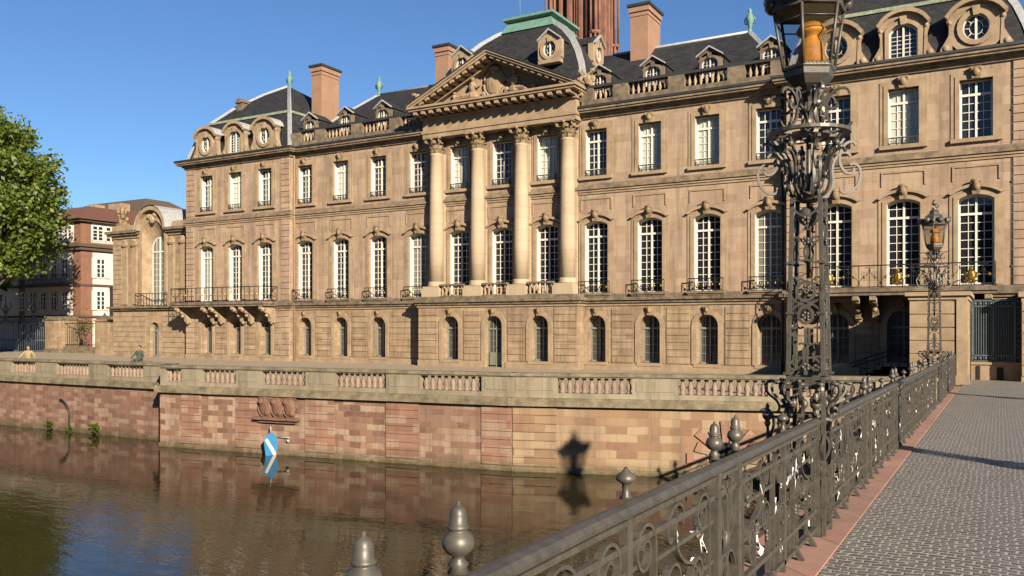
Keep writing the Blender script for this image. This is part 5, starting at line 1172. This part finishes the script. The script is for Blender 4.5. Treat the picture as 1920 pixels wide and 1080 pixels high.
    m = MB(); m.lathe([(.10, 4.17), (.12, 4.2), (.105, 4.36), (.075, 4.41), (.07, 4.43), (.115, 4.455), (.13, 4.48), (.095, 4.54), (.03, 4.57), (.02, 4.6)], (.02, 0, 0), 14); obj('amber_globe', MB().add(m, W_), M['amber'], lt)
def lamp(x, y, lab, ped=0):
    t = thing('bridge_lamp', lab, 'lamp', (x, y, deck(y)-.05+ped), 'wrought iron lamps of the bridge'); return t
lt0 = lamp(-1.47, 7.88, 'huge wrought iron lamp tower with amber lantern rising from the near railing'); lamp_parts(lt0, *ORG[lt0.name])
for x, y, lab in ((-1.47, 24.6, 'smaller looking iron lamp with amber lantern where the bridge meets the far bank'), (4.68, 10.12, 'iron lamp on the right parapet of the bridge, near pair'), (4.68, 24.6, 'iron lamp on the right parapet of the bridge, far pair')):
    t = lamp(x, y, lab, .8 if x > 0 else 0)
    if x > 0: m = MB(); m.box(x-.3, x+.3, y-.3, y+.3, deck(y)-.1, deck(y)+.62); m.box(x-.35, x+.35, y-.35, y+.35, deck(y)+.62, deck(y)+.75); top('added_lamp_pedestal', m, M['coping'], 'added square pedestal raising the '+('nearer' if y < 15 else 'farther')+' lamp of the opposite parapet to place its shadow', 'pedestal', org=(x, y, deck(y)))  # added pedestal, out of view, lifts the lamp to set where its shadow falls
    for c in list(lt0.children):
        d = c.copy(); COL.objects.link(d); d.parent = t; ORG[d.name] = ORG[t.name]
        for gch in c.children: e = gch.copy(); COL.objects.link(e); e.parent = d
# ------------------------------------------------------------------ people resting behind the balustrade
def person(lab, x, y, z, rot, coat, seed, arms=.2):
    V = dict(pel=(0, 0, .46), ch=(0, -.02, .78), nk=(0, -.03, .96), sl=(-.17, -.02, .92), sr=(.17, -.02, .92), el=(-.24-arms*.4, -.1, .68), er=(.24+arms*.4, -.1, .68), hl=(-.14-arms, -.3, .56), hr=(.14+arms, -.3, .56),
             kl=(-.13, -.42, .5), kr=(.13, -.42, .5), al=(-.13, -.42, .06), ar=(.13, -.42, .06), tl=(-.13, -.58, .04), tr=(.13, -.58, .04), pl=(-.1, -.05, .46), pr=(.1, -.05, .46))
    Rd = dict(pel=.15, ch=.15, nk=.06, sl=.075, sr=.075, el=.05, er=.05, hl=.035, hr=.035, kl=.07, kr=.07, al=.045, ar=.045, tl=.04, tr=.04, pl=.1, pr=.1)
    Ed = [('pel', 'ch'), ('ch', 'nk'), ('ch', 'sl'), ('ch', 'sr'), ('sl', 'el'), ('el', 'hl'), ('sr', 'er'), ('er', 'hr'), ('pel', 'pl'), ('pel', 'pr'), ('pl', 'kl'), ('kl', 'al'), ('al', 'tl'), ('pr', 'kr'), ('kr', 'ar'), ('ar', 'tr')]
    ks = list(V); c, s_ = cos(rot), sin(rot); me = bpy.data.meshes.new('person_body')
    me.from_pydata([(V[k][0]*c-V[k][1]*s_, V[k][0]*s_+V[k][1]*c, V[k][2]) for k in ks], [(ks.index(a), ks.index(b)) for a, b in Ed], [])
    t = thing('person', lab, 'person', (x, y, z)); o = bpy.data.objects.new('body', me); COL.objects.link(o); o.parent = t; me.materials.append(coat)
    md = o.modifiers.new('skin', 'SKIN'); me.skin_vertices[0] if me.skin_vertices else None
    for i, k in enumerate(ks): me.skin_vertices[0].data[i].radius = (Rd[k], Rd[k])
    me.skin_vertices[0].data[0].use_root = True; o.modifiers.new('sub', 'SUBSURF').levels = 1
    h = MB(); h.ball((0, -.04, 1.12), (.08, .095, .12), 12, 8); h.tube([(0, -.03, .95), (0, -.04, 1.04)], .05, 8); h.ball((0, -.14, 1.11), (.014, .02, .02), 6, 4); h.ball((.08, -.03, 1.12), (.015, .02, .03), 6, 4); h.ball((-.08, -.03, 1.12), (.015, .02, .03), 6, 4)
    rz = lambda p: (x+p[0]*c-p[1]*s_, y+p[0]*s_+p[1]*c, z+p[2]); obj('head', MB().add(h, rz), M['skin'], t)
    h = MB(); h.ball((0, -.01, 1.17), (.092, .1, .1), 12, 7); obj('hair', MB().add(h, rz), M['hair'], t)
def bench(x, y, lab):
    m = MB(); m.box(x-.5, x+.5, y-.18, y+.3, HT, HT+.36); m.box(x-.55, x+.55, y-.22, y+.34, HT+.36, HT+.42); top('stone_block', m, M['trimdark'], lab, 'stone', org=(x, y, HT))
bench(-40.2, 30.05, 'low stone block seat by the wall, under the figure in the green coat'); bench(-45.4, 27.1, 'low stone block seat under the figure in the yellow shirt')
person('person in a grey green coat seated behind the balustrade before the annex', -40.2, 30.0, HT, .3, M['coatgreen'], 1)
person('person in a sand yellow shirt with elbows out, seated near the blue gate', -45.4, 27.05, HT, .6, M['shirtyellow'], 2, .3)
# ------------------------------------------------------------------ lift everything so the river surface is z = 0
for o in list(COL.objects):
    if o.parent is None and o.type in ('MESH', 'EMPTY'): o.location.z += E
